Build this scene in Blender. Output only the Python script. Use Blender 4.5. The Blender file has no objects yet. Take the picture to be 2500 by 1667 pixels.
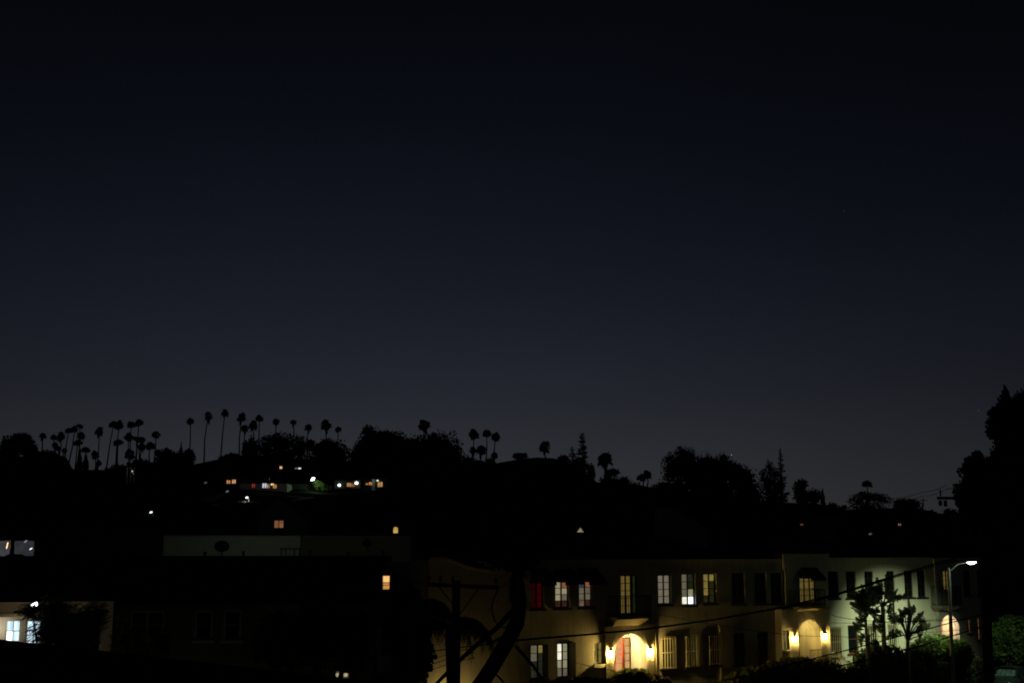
import bpy, math, random
import numpy as np
from mathutils import Vector, Matrix, noise

random.seed(7)
rng = np.random.default_rng(7)
scene = bpy.context.scene
col = scene.collection

# ------------------------------------------------------------------ camera
F = 3180.0                       # focal length in pixels of the 2500 px wide photograph
HOR = 1345.0                     # row of the horizon
EYE = Vector((0.0, 0.0, 8.2))
PITCH = math.atan((HOR - 833.5) / F)
cam_data = bpy.data.cameras.new('camera')
cam_data.sensor_width = 36.0
cam_data.lens = F / 2500.0 * 36.0
cam_data.clip_start = 0.2
cam_data.clip_end = 12000.0
cam = bpy.data.objects.new('camera', cam_data)
cam.location = EYE
cam.rotation_euler = (math.pi / 2 + PITCH, 0, 0)
col.objects.link(cam)
scene.camera = cam

# ------------------------------------------------------------------ world: night sky with city glow
world = bpy.data.worlds.new('World')
scene.world = world
world.use_nodes = True
nt = world.node_tree
nt.nodes.clear()
wo = nt.nodes.new('ShaderNodeOutputWorld')
bg = nt.nodes.new('ShaderNodeBackground')
tc = nt.nodes.new('ShaderNodeTexCoord')
sep = nt.nodes.new('ShaderNodeSeparateXYZ')
nt.links.new(tc.outputs['Generated'], sep.inputs[0])
ramp = nt.nodes.new('ShaderNodeValToRGB')
ramp.color_ramp.interpolation = 'B_SPLINE'
SKY = [(0.0, (.0375, .0375, .0395)), (0.06, (.0285, .0295, .0345)), (0.115, (.0172, .0197, .0280)),
       (0.19, (.0095, .0115, .0185)), (0.27, (.0052, .0070, .0120)), (0.34, (.0034, .0047, .0080)),
       (0.43, (.0018, .0028, .0048)), (1.0, (.0013, .0018, .0032))]
els = ramp.color_ramp.elements
while len(els) > 1:
    els.remove(els[-1])
els[0].position = SKY[0][0]; els[0].color = SKY[0][1] + (1,)
for p_, c_ in SKY[1:]:
    e = els.new(p_); e.color = c_ + (1,)
nt.links.new(sep.outputs['Z'], ramp.inputs[0])
# city glow strongest ahead, weaker to the sides
dotn = nt.nodes.new('ShaderNodeVectorMath'); dotn.operation = 'DOT_PRODUCT'
dotn.inputs[1].default_value = (-0.087, 0.9962, 0)
nt.links.new(tc.outputs['Generated'], dotn.inputs[0])
mx = nt.nodes.new('ShaderNodeMath'); mx.operation = 'MAXIMUM'; mx.inputs[1].default_value = 0.0
nt.links.new(dotn.outputs['Value'], mx.inputs[0])
pw = nt.nodes.new('ShaderNodeMath'); pw.operation = 'POWER'; pw.inputs[1].default_value = 8.5
nt.links.new(mx.outputs[0], pw.inputs[0])
ma = nt.nodes.new('ShaderNodeMath'); ma.operation = 'MULTIPLY_ADD'
ma.inputs[1].default_value = 0.70; ma.inputs[2].default_value = 0.30
nt.links.new(pw.outputs[0], ma.inputs[0])
# thin uneven high cloud, barely visible
nz = nt.nodes.new('ShaderNodeTexNoise'); nz.inputs['Scale'].default_value = 3.5; nz.inputs['Detail'].default_value = 3
mpn = nt.nodes.new('ShaderNodeMapping'); mpn.inputs['Scale'].default_value = (1, 1, 3)
nt.links.new(tc.outputs['Generated'], mpn.inputs[0]); nt.links.new(mpn.outputs[0], nz.inputs['Vector'])
mr = nt.nodes.new('ShaderNodeMapRange'); mr.inputs['To Min'].default_value = 0.86; mr.inputs['To Max'].default_value = 1.14
nt.links.new(nz.outputs['Fac'], mr.inputs['Value'])
mm = nt.nodes.new('ShaderNodeMath'); mm.operation = 'MULTIPLY'
nt.links.new(ma.outputs[0], mm.inputs[0]); nt.links.new(mr.outputs[0], mm.inputs[1])
nt.links.new(ramp.outputs[0], bg.inputs['Color'])
nt.links.new(mm.outputs[0], bg.inputs['Strength'])
nt.links.new(bg.outputs[0], wo.inputs[0])

scene.view_settings.view_transform = 'Standard'
scene.view_settings.look = 'None'
scene.view_settings.exposure = 0.0
scene.view_settings.gamma = 1.0
scene.view_settings.use_curve_mapping = False
scene.cycles.use_denoising = True
scene.cycles.sample_clamp_indirect = 1.5
scene.cycles.max_bounces = 5
scene.cycles.filter_width = 1.9

# ------------------------------------------------------------------ pixel <-> place helpers
FWD = Vector((0, math.cos(PITCH), math.sin(PITCH)))
UPV = Vector((0, -math.sin(PITCH), math.cos(PITCH)))
def ray(px, py):
    return (FWD * F + Vector((1, 0, 0)) * (px - 1250) - UPV * (py - 833.5)).normalized()
def at(px, py, depth):
    """point seen at a pixel, at a horizontal distance (y) from the camera"""
    d = ray(px, py)
    return EYE + d * (depth / d.y)

# ------------------------------------------------------------------ materials
MATS = {}
def mat(name, color, rough=0.8, metal=0.0, var=0.15, scale=3.0, bump=0.0, bscale=30.0, spec=0.3, trans=False, color2=None):
    if name in MATS: return MATS[name]
    m = bpy.data.materials.new(name); m.use_nodes = True
    n = m.node_tree; b = n.nodes['Principled BSDF']
    b.inputs['Roughness'].default_value = rough
    b.inputs['Metallic'].default_value = metal
    b.inputs['Specular IOR Level'].default_value = spec
    t = n.nodes.new('ShaderNodeTexCoord')
    no = n.nodes.new('ShaderNodeTexNoise'); no.inputs['Scale'].default_value = scale; no.inputs['Detail'].default_value = 6
    n.links.new(t.outputs['Object'], no.inputs['Vector'])
    cr = n.nodes.new('ShaderNodeValToRGB')
    c1 = tuple(max(0, c * (1 - var)) for c in color); c2 = color2 or tuple(min(1, c * (1 + var)) for c in color)
    cr.color_ramp.elements[0].position = .32; cr.color_ramp.elements[0].color = c1 + (1,)
    cr.color_ramp.elements[1].position = .68; cr.color_ramp.elements[1].color = tuple(c2) + (1,)
    n.links.new(no.outputs['Fac'], cr.inputs[0]); n.links.new(cr.outputs[0], b.inputs['Base Color'])
    if bump:
        n2 = n.nodes.new('ShaderNodeTexNoise'); n2.inputs['Scale'].default_value = bscale; n2.inputs['Detail'].default_value = 4
        n.links.new(t.outputs['Object'], n2.inputs['Vector'])
        bp = n.nodes.new('ShaderNodeBump'); bp.inputs['Strength'].default_value = bump; bp.inputs['Distance'].default_value = 0.03
        n.links.new(n2.outputs['Fac'], bp.inputs['Height']); n.links.new(bp.outputs[0], b.inputs['Normal'])
    MATS[name] = m
    return m

def emit(name, color, strength, var=0.25, scale=(2.0, 2.0, 2.0), noise_scale=2.0):
    """light-giving surface with some unevenness (curtains, blinds, grime)"""
    if name in MATS: return MATS[name]
    m = bpy.data.materials.new(name); m.use_nodes = True
    n = m.node_tree; n.nodes.clear()
    o = n.nodes.new('ShaderNodeOutputMaterial'); e = n.nodes.new('ShaderNodeEmission')
    t = n.nodes.new('ShaderNodeTexCoord'); mp = n.nodes.new('ShaderNodeMapping'); mp.inputs['Scale'].default_value = scale
    no = n.nodes.new('ShaderNodeTexNoise'); no.inputs['Scale'].default_value = noise_scale; no.inputs['Detail'].default_value = 3
    mr_ = n.nodes.new('ShaderNodeMapRange'); mr_.inputs['From Min'].default_value = .25; mr_.inputs['From Max'].default_value = .75
    mr_.inputs['To Min'].default_value = strength * (1 - var); mr_.inputs['To Max'].default_value = strength * (1 + var)
    e.inputs['Color'].default_value = tuple(color) + (1,)
    oi = n.nodes.new('ShaderNodeObjectInfo'); mu = n.nodes.new('ShaderNodeMath'); mu.operation = 'MULTIPLY'; mu.inputs[1].default_value = 40
    n.links.new(oi.outputs['Random'], mu.inputs[0])
    cb = n.nodes.new('ShaderNodeCombineXYZ'); n.links.new(mu.outputs[0], cb.inputs[0]); n.links.new(mu.outputs[0], cb.inputs[1]); n.links.new(cb.outputs[0], mp.inputs['Location'])
    n.links.new(t.outputs['Object'], mp.inputs[0]); n.links.new(mp.outputs[0], no.inputs['Vector'])
    n.links.new(no.outputs['Fac'], mr_.inputs['Value']); n.links.new(mr_.outputs[0], e.inputs['Strength'])
    n.links.new(e.outputs[0], o.inputs[0])
    MATS[name] = m
    return m

def shining_glass(name, color, strength):
    if name in MATS: return MATS[name]
    m = bpy.data.materials.new(name); m.use_nodes = True
    n = m.node_tree; n.nodes.clear()
    o = n.nodes.new('ShaderNodeOutputMaterial'); e = n.nodes.new('ShaderNodeEmission'); t = n.nodes.new('ShaderNodeBsdfTransparent')
    a = n.nodes.new('ShaderNodeAddShader'); e.inputs[0].default_value = tuple(color)+(1,); e.inputs[1].default_value = strength
    n.links.new(e.outputs[0], a.inputs[0]); n.links.new(t.outputs[0], a.inputs[1]); n.links.new(a.outputs[0], o.inputs[0])
    MATS[name] = m
    return m

def stucco(name, color, stain=0.35):
    """plaster with blotches, streaks running down and a fine grain"""
    if name in MATS: return MATS[name]
    m = bpy.data.materials.new(name); m.use_nodes = True
    n = m.node_tree; b = n.nodes['Principled BSDF']; b.inputs['Roughness'].default_value = .9
    b.inputs['Specular IOR Level'].default_value = .15
    t = n.nodes.new('ShaderNodeTexCoord')
    def nz_(scale, sc, det):
        mp = n.nodes.new('ShaderNodeMapping'); mp.inputs['Scale'].default_value = scale
        q = n.nodes.new('ShaderNodeTexNoise'); q.inputs['Scale'].default_value = sc; q.inputs['Detail'].default_value = det
        q.inputs['Roughness'].default_value = .6
        n.links.new(t.outputs['Object'], mp.inputs[0]); n.links.new(mp.outputs[0], q.inputs['Vector']); return q
    a = nz_((1, 1, 1), .9, 6); s = nz_((3.0, 3.0, .35), 1.3, 4)
    cr = n.nodes.new('ShaderNodeValToRGB')
    cr.color_ramp.elements[0].position = .3; cr.color_ramp.elements[0].color = tuple(c * (1 - stain) for c in color) + (1,)
    cr.color_ramp.elements[1].position = .62; cr.color_ramp.elements[1].color = tuple(color) + (1,)
    mi = n.nodes.new('ShaderNodeMath'); mi.operation = 'MULTIPLY_ADD'; mi.inputs[1].default_value = .5
    hm = n.nodes.new('ShaderNodeMath'); hm.operation = 'MULTIPLY'; hm.inputs[1].default_value = .5
    n.links.new(s.outputs['Fac'], hm.inputs[0]); n.links.new(a.outputs['Fac'], mi.inputs[0]); n.links.new(hm.outputs[0], mi.inputs[2])
    n.links.new(mi.outputs[0], cr.inputs[0]); n.links.new(cr.outputs[0], b.inputs['Base Color'])
    f = nz_((1, 1, 1), 14, 5)
    bp = n.nodes.new('ShaderNodeBump'); bp.inputs['Strength'].default_value = .5; bp.inputs['Distance'].default_value = .02
    n.links.new(f.outputs['Fac'], bp.inputs['Height']); n.links.new(bp.outputs[0], b.inputs['Normal'])
    MATS[name] = m
    return m

CREAM = stucco('cream_stucco', (.56, .50, .37), .42)
WHITE = stucco('pale_stucco', (.62, .60, .46), .22)
TAN = stucco('tan_stucco', (.40, .32, .20), .3)
GREYW = stucco('grey_plaster', (.40, .42, .38), .2)
PEACH = stucco('peach_stucco', (.56, .49, .36), .25)
TRIM = mat('pale_trim_paint', (.55, .50, .38), .6, var=.1)
DARKF = mat('dark_window_paint', (.018, .016, .013), .5)
BROWNF = mat('brown_window_paint', (.10, .045, .018), .5)
REDF = mat('red_door_paint', (.50, .05, .03), .5)
GREYF = mat('pale_frame_paint', (.5, .5, .46), .5)
GLASS_D = mat('unlit_glass', (.006, .008, .010), .08, var=.05, spec=.35)
IRON = mat('black_iron', (.012, .012, .012), .5, .4)
PIPE = mat('downspout_metal', (.35, .28, .16), .5, .3)
BARS = mat('security_bar_paint', (.62, .55, .36), .5)
AWN = mat('awning_canvas', (.006, .007, .006), .95, var=.4)
ROOFT = mat('roof_tile', (.030, .018, .013), .9, var=.4, scale=4, bump=.4, bscale=8, spec=.02)
ROOFF = mat('flat_roofing', (.015, .015, .015), .95, var=.3, spec=.02)
CONC = mat('concrete', (.20, .19, .17), .9, bump=.2)
ASPH = mat('asphalt', (.045, .045, .046), .9, bump=.3)
SOIL = mat('dark_soil_and_scrub', (.022, .022, .015), 1.0, var=.5, scale=.4, bump=.5, bscale=2, spec=0)
POLEW = mat('creosoted_wood', (.022, .015, .010), .95, var=.4, scale=8, spec=.05)
BARK = mat('bark', (.05, .038, .026), .95, var=.3, scale=6, bump=.4, spec=.05)
PALEBARK = mat('pale_bark', (.34, .31, .20), .95, var=.3, scale=6, bump=.4, spec=.05)
FAR_LEAF = mat('far_foliage', (.018, .024, .012), 1.0, var=.5, scale=.3, spec=0)
def translucent(m, f=.4):
    n = m.node_tree; b = n.nodes['Principled BSDF']; o = n.nodes['Material Output']
    t = n.nodes.new('ShaderNodeBsdfTranslucent'); x = n.nodes.new('ShaderNodeMixShader'); x.inputs[0].default_value = f
    src = b.inputs['Base Color'].links[0].from_socket
    n.links.new(src, t.inputs[0]); n.links.new(b.outputs[0], x.inputs[1]); n.links.new(t.outputs[0], x.inputs[2]); n.links.new(x.outputs[0], o.inputs[0])
    return m
LEAF = translucent(mat('green_foliage', (.105, .145, .038), .65, var=.5, scale=1.2, spec=.25))
LEAFN = translucent(mat('dense_dark_green_foliage', (.055, .085, .018), .7, var=.5, scale=1.2, spec=.15))
LEAFY = translucent(mat('olive_foliage', (.12, .13, .03), .6, var=.5, scale=2, spec=.3))
LEAFB = translucent(mat('broad_leaf', (.040, .066, .020), .5, var=.35, scale=3, spec=.35), .3)
LEAFDRY = mat('brown_foliage', (.10, .06, .03), .8, var=.4, scale=3, spec=.1)
FEATH = translucent(mat('feathery_foliage', (.10, .11, .06), .7, var=.4, scale=3, spec=.2))
GALV = mat('galvanised_steel', (.30, .32, .29), .55, .3, var=.1)
CAPM = mat('lantern_metal', (.02, .018, .015), .6, .4)
DISHM = mat('dish_paint', (.03, .03, .032), .7)
WIREM = mat('cable_rubber', (.006, .006, .006), .9, spec=.05)
CARP = mat('dark_car_paint', (.03, .035, .038), .25, .3, var=.05)
CARG = mat('car_glass', (.012, .016, .017), .06, spec=.6)
TYRE = mat('tyre_rubber', (.012, .012, .012), .9)
RIMM = mat('wheel_rim_metal', (.35, .36, .36), .35, .8)
SHADE_S = mat('folding_sunshade_foil', (.22, .30, .29), .45, .5, var=.4, scale=6)
LAMPOFF = mat('headlamp_lens', (.55, .58, .58), .15)

# ------------------------------------------------------------------ mesh building
class MB:
    def __init__(s): s.v = []; s.f = []
    def quad(s, a, b, c, d):
        i = len(s.v); s.v += [tuple(a), tuple(b), tuple(c), tuple(d)]; s.f.append((i, i+1, i+2, i+3)); return s
    def poly(s, pts):
        i = len(s.v); s.v += [tuple(p) for p in pts]; s.f.append(tuple(range(i, i+len(pts)))); return s
    def box(s, x0, x1, y0, y1, z0, z1):
        i = len(s.v)
        s.v += [(x0,y0,z0),(x1,y0,z0),(x1,y1,z0),(x0,y1,z0),(x0,y0,z1),(x1,y0,z1),(x1,y1,z1),(x0,y1,z1)]
        for f in ((0,3,2,1),(4,5,6,7),(0,1,5,4),(1,2,6,5),(2,3,7,6),(3,0,4,7)): s.f.append(tuple(i+k for k in f))
        return s
    def prism(s, pts, y0, y1):
        """polygon in x,z extruded along y"""
        i = len(s.v); n = len(pts)
        s.v += [(p[0], y0, p[1]) for p in pts] + [(p[0], y1, p[1]) for p in pts]
        s.f.append(tuple(i+k for k in range(n))); s.f.append(tuple(i+n+k for k in reversed(range(n))))
        for k in range(n):
            q = (k+1) % n; s.f.append((i+k, i+n+k, i+n+q, i+q))
        return s
    def tube(s, pts, rads, seg=8, cap=True):
        pts = [Vector(p) for p in pts]
        if not hasattr(rads, '__len__'): rads = [rads] * len(pts)
        i0 = len(s.v); ref = Vector((.13, .97, .2)).normalized()
        for k, p in enumerate(pts):
            t = (pts[min(k+1, len(pts)-1)] - pts[max(k-1, 0)]).normalized()
            if abs(t.dot(ref)) > .95: r_ = Vector((1, 0, 0))
            else: r_ = ref
            a = t.cross(r_).normalized(); b = t.cross(a)
            for j in range(seg):
                an = 2*math.pi*j/seg
                s.v.append(tuple(p + (a*math.cos(an) + b*math.sin(an)) * rads[k]))
        for k in range(len(pts)-1):
            for j in range(seg):
                q = (j+1) % seg
                s.f.append((i0+k*seg+j, i0+k*seg+q, i0+(k+1)*seg+q, i0+(k+1)*seg+j))
        if cap:
            s.f.append(tuple(i0+j for j in reversed(range(seg)))); e = i0+(len(pts)-1)*seg
            s.f.append(tuple(e+j for j in range(seg)))
        return s
    def lathe(s, prof, seg=14, c=(0,0,0)):
        i0 = len(s.v)
        for r, z in prof:
            for j in range(seg):
                an = 2*math.pi*j/seg; s.v.append((c[0]+r*math.cos(an), c[1]+r*math.sin(an), c[2]+z))
        for k in range(len(prof)-1):
            for j in range(seg):
                q = (j+1) % seg; s.f.append((i0+k*seg+j, i0+k*seg+q, i0+(k+1)*seg+q, i0+(k+1)*seg+j))
        return s
    def raw(s, v, f):
        i = len(s.v); s.v += [tuple(p) for p in v]; s.f += [tuple(i+k for k in g) for g in f]; return s
    def mesh(s, name, m, smooth=False):
        me = bpy.data.meshes.new(name); me.from_pydata(s.v, [], s.f)
        me.materials.append(m)
        if smooth: me.polygons.foreach_set('use_smooth', [True]*len(me.polygons))
        me.update(); return me
    def build(s, name, m, parent=None, smooth=False, loc=(0,0,0), rot=(0,0,0)):
        return link(name, s.mesh(name, m, smooth), parent, loc, rot)

def link(name, data, parent=None, loc=(0,0,0), rot=(0,0,0)):
    o = bpy.data.objects.new(name, data); col.objects.link(o)
    o.parent = parent; o.location = loc; o.rotation_euler = rot
    return o
def tag(o, label=None, cat=None, group=None, kind=None):
    if label: o['label'] = label
    if cat: o['category'] = cat
    if group: o['group'] = group
    if kind: o['kind'] = kind
    return o
def empty(name, loc, rz=0.0):
    o = bpy.data.objects.new(name, None); col.objects.link(o)
    o.location = loc; o.rotation_euler = (0, 0, rz); o.empty_display_size = .3
    return o
def light(kind, name, loc, power, color, parent=None, size=.05, spot=None, aim=None):
    d = bpy.data.lights.new(name, kind); d.energy = power; d.color = color
    if kind in ('POINT', 'SPOT'): d.shadow_soft_size = size
    if kind == 'SPOT': d.spot_size = spot[0]; d.spot_blend = spot[1]
    o = link(name, d, parent, loc)
    if aim is not None:
        o.rotation_euler = (Vector(aim) - Vector(loc)).to_track_quat('-Z', 'Y').to_euler()
    return o

# ------------------------------------------------------------------ terrain
CREST = [(-1500,1190),(-900,1160),(-300,1125),(0,1115),(60,1112),(100,1104),(150,1115),(168,1148),(220,1146),(270,1147),(300,1140),(340,1130),
         (420,1122),(460,1134),(500,1126),(540,1117),(580,1110),(640,1112),(720,1118),(800,1125),(870,1125),(950,1115),(1050,1115),
         (1120,1128),(1200,1132),(1260,1122),(1310,1116),(1350,1118),(1380,1124),(1420,1145),(1460,1178),(1500,1173),(1540,1180),
         (1600,1190),(1700,1200),(1850,1226),(1900,1226),(2000,1228),(2050,1245),(2150,1240),(2250,1240),(2300,1254),(2500,1250),
         (2800,1240),(3600,1230),(4600,1235)]
CX = np.array([c[0] for c in CREST], float); CY = np.array([c[1] for c in CREST], float)
RID = 480.0
def crest_h(tx):                       # tx = x / y
    px = 1250 + tx * F * 1.013         # small correction for the tilt of the lens at that height
    y = float(np.interp(px, CX, CY))
    return EYE.z + at(px, y, RID).z - EYE.z
def terr(x, y):
    """height of the hillside at a point (y is the distance ahead)"""
    if y < 112: return 0.0
    H = crest_h(x / y)
    if y <= RID:
        s = (y - 112) / (RID - 112)
        z = -0.2 + (H + .2) * s ** .95
        z += (noise.noise(Vector((x*.012, y*.012, 0))) * 1.6 + noise.noise(Vector((x*.04, y*.04, 3))) * .6) * 4 * s * (1 - s)
        return z
    return H - (y - RID) * .05
def on_hill(px, py, lo=118, hi=RID):
    """where a line of sight meets the hillside"""
    y = lo
    while y < hi:
        p = at(px, py, y)
        if p.z <= terr(p.x, y): return p
        y += 1.0
    p = at(px, py, hi); p.z = terr(p.x, hi); return p

hv, hf = [], []
txs = [math.tan(math.radians(a)) for a in np.concatenate([np.linspace(-50, -24, 20), np.linspace(-23.8, 23.8, 360), np.linspace(24, 50, 20)])]
ys = list(np.concatenate([np.linspace(112, 480, 60), np.linspace(500, 1400, 12)]))
for yy in ys:
    for tx in txs: hv.append((tx*yy, yy, terr(tx*yy, yy) if yy > 112.5 else -.6))
nx_ = len(txs)
for i in range(len(ys)-1):
    for j in range(nx_-1):
        a = i*nx_+j; hf.append((a, a+1, a+nx_+1, a+nx_))
MB().raw(hv, hf).build('hillside', SOIL, smooth=True)['kind'] = 'structure'

g = MB()
nr, na = [0, 30, 60, 120, 250, 600, 1500, 4000, 9000], 48
for r in nr:
    for j in range(na): g.v.append((r*math.cos(2*math.pi*j/na), r*math.sin(2*math.pi*j/na), -0.02))
for k in range(len(nr)-1):
    for j in range(na):
        q = (j+1) % na; g.f.append((k*na+j, k*na+q, (k+1)*na+q, (k+1)*na+j))
g.build('ground', SOIL)['kind'] = 'structure'

# ------------------------------------------------------------------ the long apartment facade (one street front, three buildings)
ANG = math.radians(32.6)
FO = Vector((1.1, 59.0, 0))
UX = Vector((math.cos(ANG), math.sin(ANG), 0)); UY = Vector((-math.sin(ANG), math.cos(ANG), 0))
def uz(px, py, off=0.0, org=None, ang=None):
    """(u, z) on a wall plane; off = metres in front of the wall"""
    o = FO if org is None else org
    if ang is None: ux, uy = UX, UY
    else: ux, uy = Vector((math.cos(ang), math.sin(ang), 0)), Vector((-math.sin(ang), math.cos(ang), 0))
    d = ray(px, py); p0 = o - uy * off
    t = (p0 - EYE).dot(uy) / d.dot(uy)
    p = EYE + d * t
    return (p - o).dot(ux), p.z
def rect(x0, y0, x1, y1, off=0.0, org=None, ang=None):
    xm, ym = (x0+x1)/2, (y0+y1)/2
    return (uz(x0, ym, off, org, ang)[0], uz(x1, ym, off, org, ang)[0], uz(xm, y1, off, org, ang)[1], uz(xm, y0, off, org, ang)[1])

def wall_mesh(mb, u0, u1, z0, z1, holes, y=0.0, th=.28):
    us = sorted({u0, u1, *[min(max(h[0], u0), u1) for h in holes], *[min(max(h[1], u0), u1) for h in holes]})
    zs = sorted({z0, z1, *[min(max(h[2], z0), z1) for h in holes], *[min(max(h[3], z0), z1) for h in holes]})
    for a in range(len(us)-1):
        for b in range(len(zs)-1):
            cu, cz = (us[a]+us[a+1])/2, (zs[b]+zs[b+1])/2
            if any(h[0] < cu < h[1] and h[2] < cz < h[3] for h in holes): continue
            mb.quad((us[a], y, zs[b]), (us[a+1], y, zs[b]), (us[a+1], y, zs[b+1]), (us[a], y, zs[b+1]))
    for h in holes:
        a, b, c, d = h[:4]
        mb.quad((a,y,c),(a,y,d),(a,y+th,d),(a,y+th,c)); mb.quad((b,y,c),(b,y+th,c),(b,y+th,d),(b,y,d))
        mb.quad((a,y,d),(b,y,d),(b,y+th,d),(a,y+th,d)); mb.quad((a,y,c),(a,y+th,c),(b,y+th,c),(b,y,c))
    return mb
def arch_fill(mb, u0, u1, zt, y, th, n=14, squash=1.0):
    """fills the two corners above an arched head inside a rectangular hole and lines the arch"""
    r = (u1-u0)/2; cu = (u0+u1)/2; zc = zt - r*squash
    pts = [(cu - r*math.cos(math.pi*k/n), zc + r*squash*math.sin(math.pi*k/n)) for k in range(n+1)]
    for k in range(n):
        (a, b), (c, d) = pts[k], pts[k+1]
        mb.quad((a, y, b), (c, y, d), (c, y, zt), (a, y, zt))
        mb.quad((a, y, b), (a, y+th, b), (c, y+th, d), (c, y, d))
    return mb

PANE_CACHE = {}
def pane_mesh(w, h, m):
    k = (round(w, 3), round(h, 3), m.name)
    if k not in PANE_CACHE:
        PANE_CACHE[k] = MB().box(0, w, 0, .012, 0, h).mesh('pane', m)
    return PANE_CACHE[k]
def window(parent, u0, u1, z0, z1, cols=2, rows=4, mats=None, frame=DARKF, y=.10, sill=True, name='window', label=None, fr=.05, mid=.07):
    """casement: frame, centre stile and glazing bars; panes are sub-parts.  mats: one material or {(col,row): material, None: default}"""
    if not isinstance(mats, dict): mats = {None: mats}
    mb = MB()
    mb.box(u0, u0+fr, y-.03, y+.05, z0, z1).box(u1-fr, u1, y-.03, y+.05, z0, z1)
    mb.box(u0+fr, u1-fr, y-.028, y+.048, z0, z0+fr).box(u0+fr, u1-fr, y-.028, y+.048, z1-fr, z1)
    ci = [u0+fr]; W = u1-u0-2*fr; H = z1-z0-2*fr
    cw = (W - (cols-1)*mid)/cols; bar = .028; rh = (H - (rows-1)*bar)/rows
    for c in range(1, cols):
        x = u0+fr + c*cw + (c-1)*mid; mb.box(x, x+mid, y-.025, y+.045, z0+fr, z1-fr)
    for r in range(1, rows):
        z = z0+fr + r*rh + (r-1)*bar; mb.box(u0+fr, u1-fr, y-.012, y+.030, z, z+bar)
    if sill: mb.box(u0-.10, u1+.10, -.10, y-.03, z0-.10, z0)
    w = mb.build(name, frame, parent)
    if label: w['label'] = label
    for c in range(cols):
        for r in range(rows):
            m = mats.get((c, r), mats.get((c, None), mats.get(None)))
            link('pane', pane_mesh(cw, rh, m), w, (u0+fr + c*(cw+mid), y+.012, z0+fr + r*(rh+bar)))
    return w
def blind(parent, u0, u1, z0, z1, y=.3, m=GLASS_D):
    return MB().box(u0, u1, y, y+.02, z0, z1).build('curtain', m, parent)
def grille(parent, u0, u1, z0, z1, n=6, m=BARS, y=-.10):
    mb = MB()
    for z in (z0+.05, (z0+z1)/2, z1-.08): mb.box(u0-.07, u1+.03, y+.012, y+.03, z, z+.025)
    for u in (u0-.07, u1+.005):
        for z in (z0+.05, z1-.08): mb.box(u, u+.025, y+.031, 0, z, z+.025)
    gr = mb.build('security_grille', m, parent)
    me = MB().box(-.012, .012, y-.012, y+.012, z0-.02, z1+.02).mesh('bar', m)
    for k in range(n): link('bar', me, gr, (u0-.04 + (u1-u0+.05)*k/(n-1), 0, 0))
    return gr
def awning(parent, u0, u1, z0, z1, proj=.85, m=AWN):
    mb = MB()
    n = 6; up = [(0, z1), (-proj*.45, z0+(z1-z0)*.62), (-proj, z0+.12)]
    for k in range(len(up)-1):
        (ya, za), (yb, zb) = up[k], up[k+1]
        mb.quad((u0,ya,za),(u1,ya,za),(u1,yb,zb),(u0,yb,zb))
        for u in (u0, u1): mb.poly([(u,ya,za),(u,yb,zb),(u,0,zb),]) if ya == 0 else mb.poly([(u,ya,za),(u,yb,zb),(u,0,zb),(u,0,za)])
    for k in range(n*2):
        a = u0+(u1-u0)*k/(n*2); b = u0+(u1-u0)*(k+1)/(n*2); dz = .03*(k % 2)
        mb.quad((a,-proj,z0+.12),(b,-proj,z0+.12),(b,-proj,z0+dz),(a,-proj,z0+dz))
    return mb.build('awning', m, parent)
def balcony(parent, u0, u1, zf, zr, proj=.8, corbel=.35, m=IRON, slabm=TAN):
    """slab with corbel under it and an iron railing"""
    mb = MB().box(u0, u1, -proj, -.002, zf-.10, zf)
    ins = .16
    b0, b1 = u0+.06, u1-.06
    top = [(b0,-proj+.06,zf-.10),(b1,-proj+.06,zf-.10),(b1,-.002,zf-.10),(b0,-.002,zf-.10)]
    bot = [(b0+ins,-.16,zf-.10-corbel),(b1-ins,-.16,zf-.10-corbel),(b1-ins,-.002,zf-.10-corbel),(b0+ins,-.002,zf-.10-corbel)]
    mb.quad(top[0],bot[0],bot[1],top[1]).quad(top[0],top[3],bot[3],bot[0]).quad(top[1],bot[1],bot[2],top[2]).poly(list(reversed(bot)))
    ba = mb.build('balcony', slabm, parent)
    r = MB()
    for z in (zf+.08, zr): r.box(u0+.02, u1-.02, -proj+.02, -proj+.05, z, z+.035).box(u0+.02, u0+.045, -proj+.05, -.004, z, z+.035).box(u1-.045, u1-.02, -proj+.05, -.004, z, z+.035)
    rl = r.build('railing', m, ba)
    bb = MB(); n = int((u1-u0)/.11)
    for k in range(n+1):
        u = u0+.03 + (u1-u0-.06)*k/n; bb.box(u-.009, u+.009, -proj+.026, -proj+.044, zf+.002, zr)
    for k in range(7):
        yv = -proj + proj*k/7
        for u in (u0+.032, u1-.032): bb.box(u-.009, u+.009, yv-.009, yv+.009, zf+.002, zr)
    bb.build('balusters', m, ba)
    return ba
def recess(parent, u0, u1, z0, z1, y0, y1, m, name='porch_recess'):
    mb = MB()
    mb.quad((u0,y1,z0),(u1,y1,z0),(u1,y1,z1),(u0,y1,z1))
    mb.quad((u0,y0,z0),(u0,y1,z0),(u0,y1,z1),(u0,y0,z1)).quad((u1,y0,z0),(u1,y0,z1),(u1,y1,z1),(u1,y1,z0))
    mb.quad((u0,y0,z1),(u0,y1,z1),(u1,y1,z1),(u1,y0,z1)).quad((u0,y0,z0),(u1,y0,z0),(u1,y1,z0),(u0,y1,z0))
    return mb.build(name, m, parent)
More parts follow.
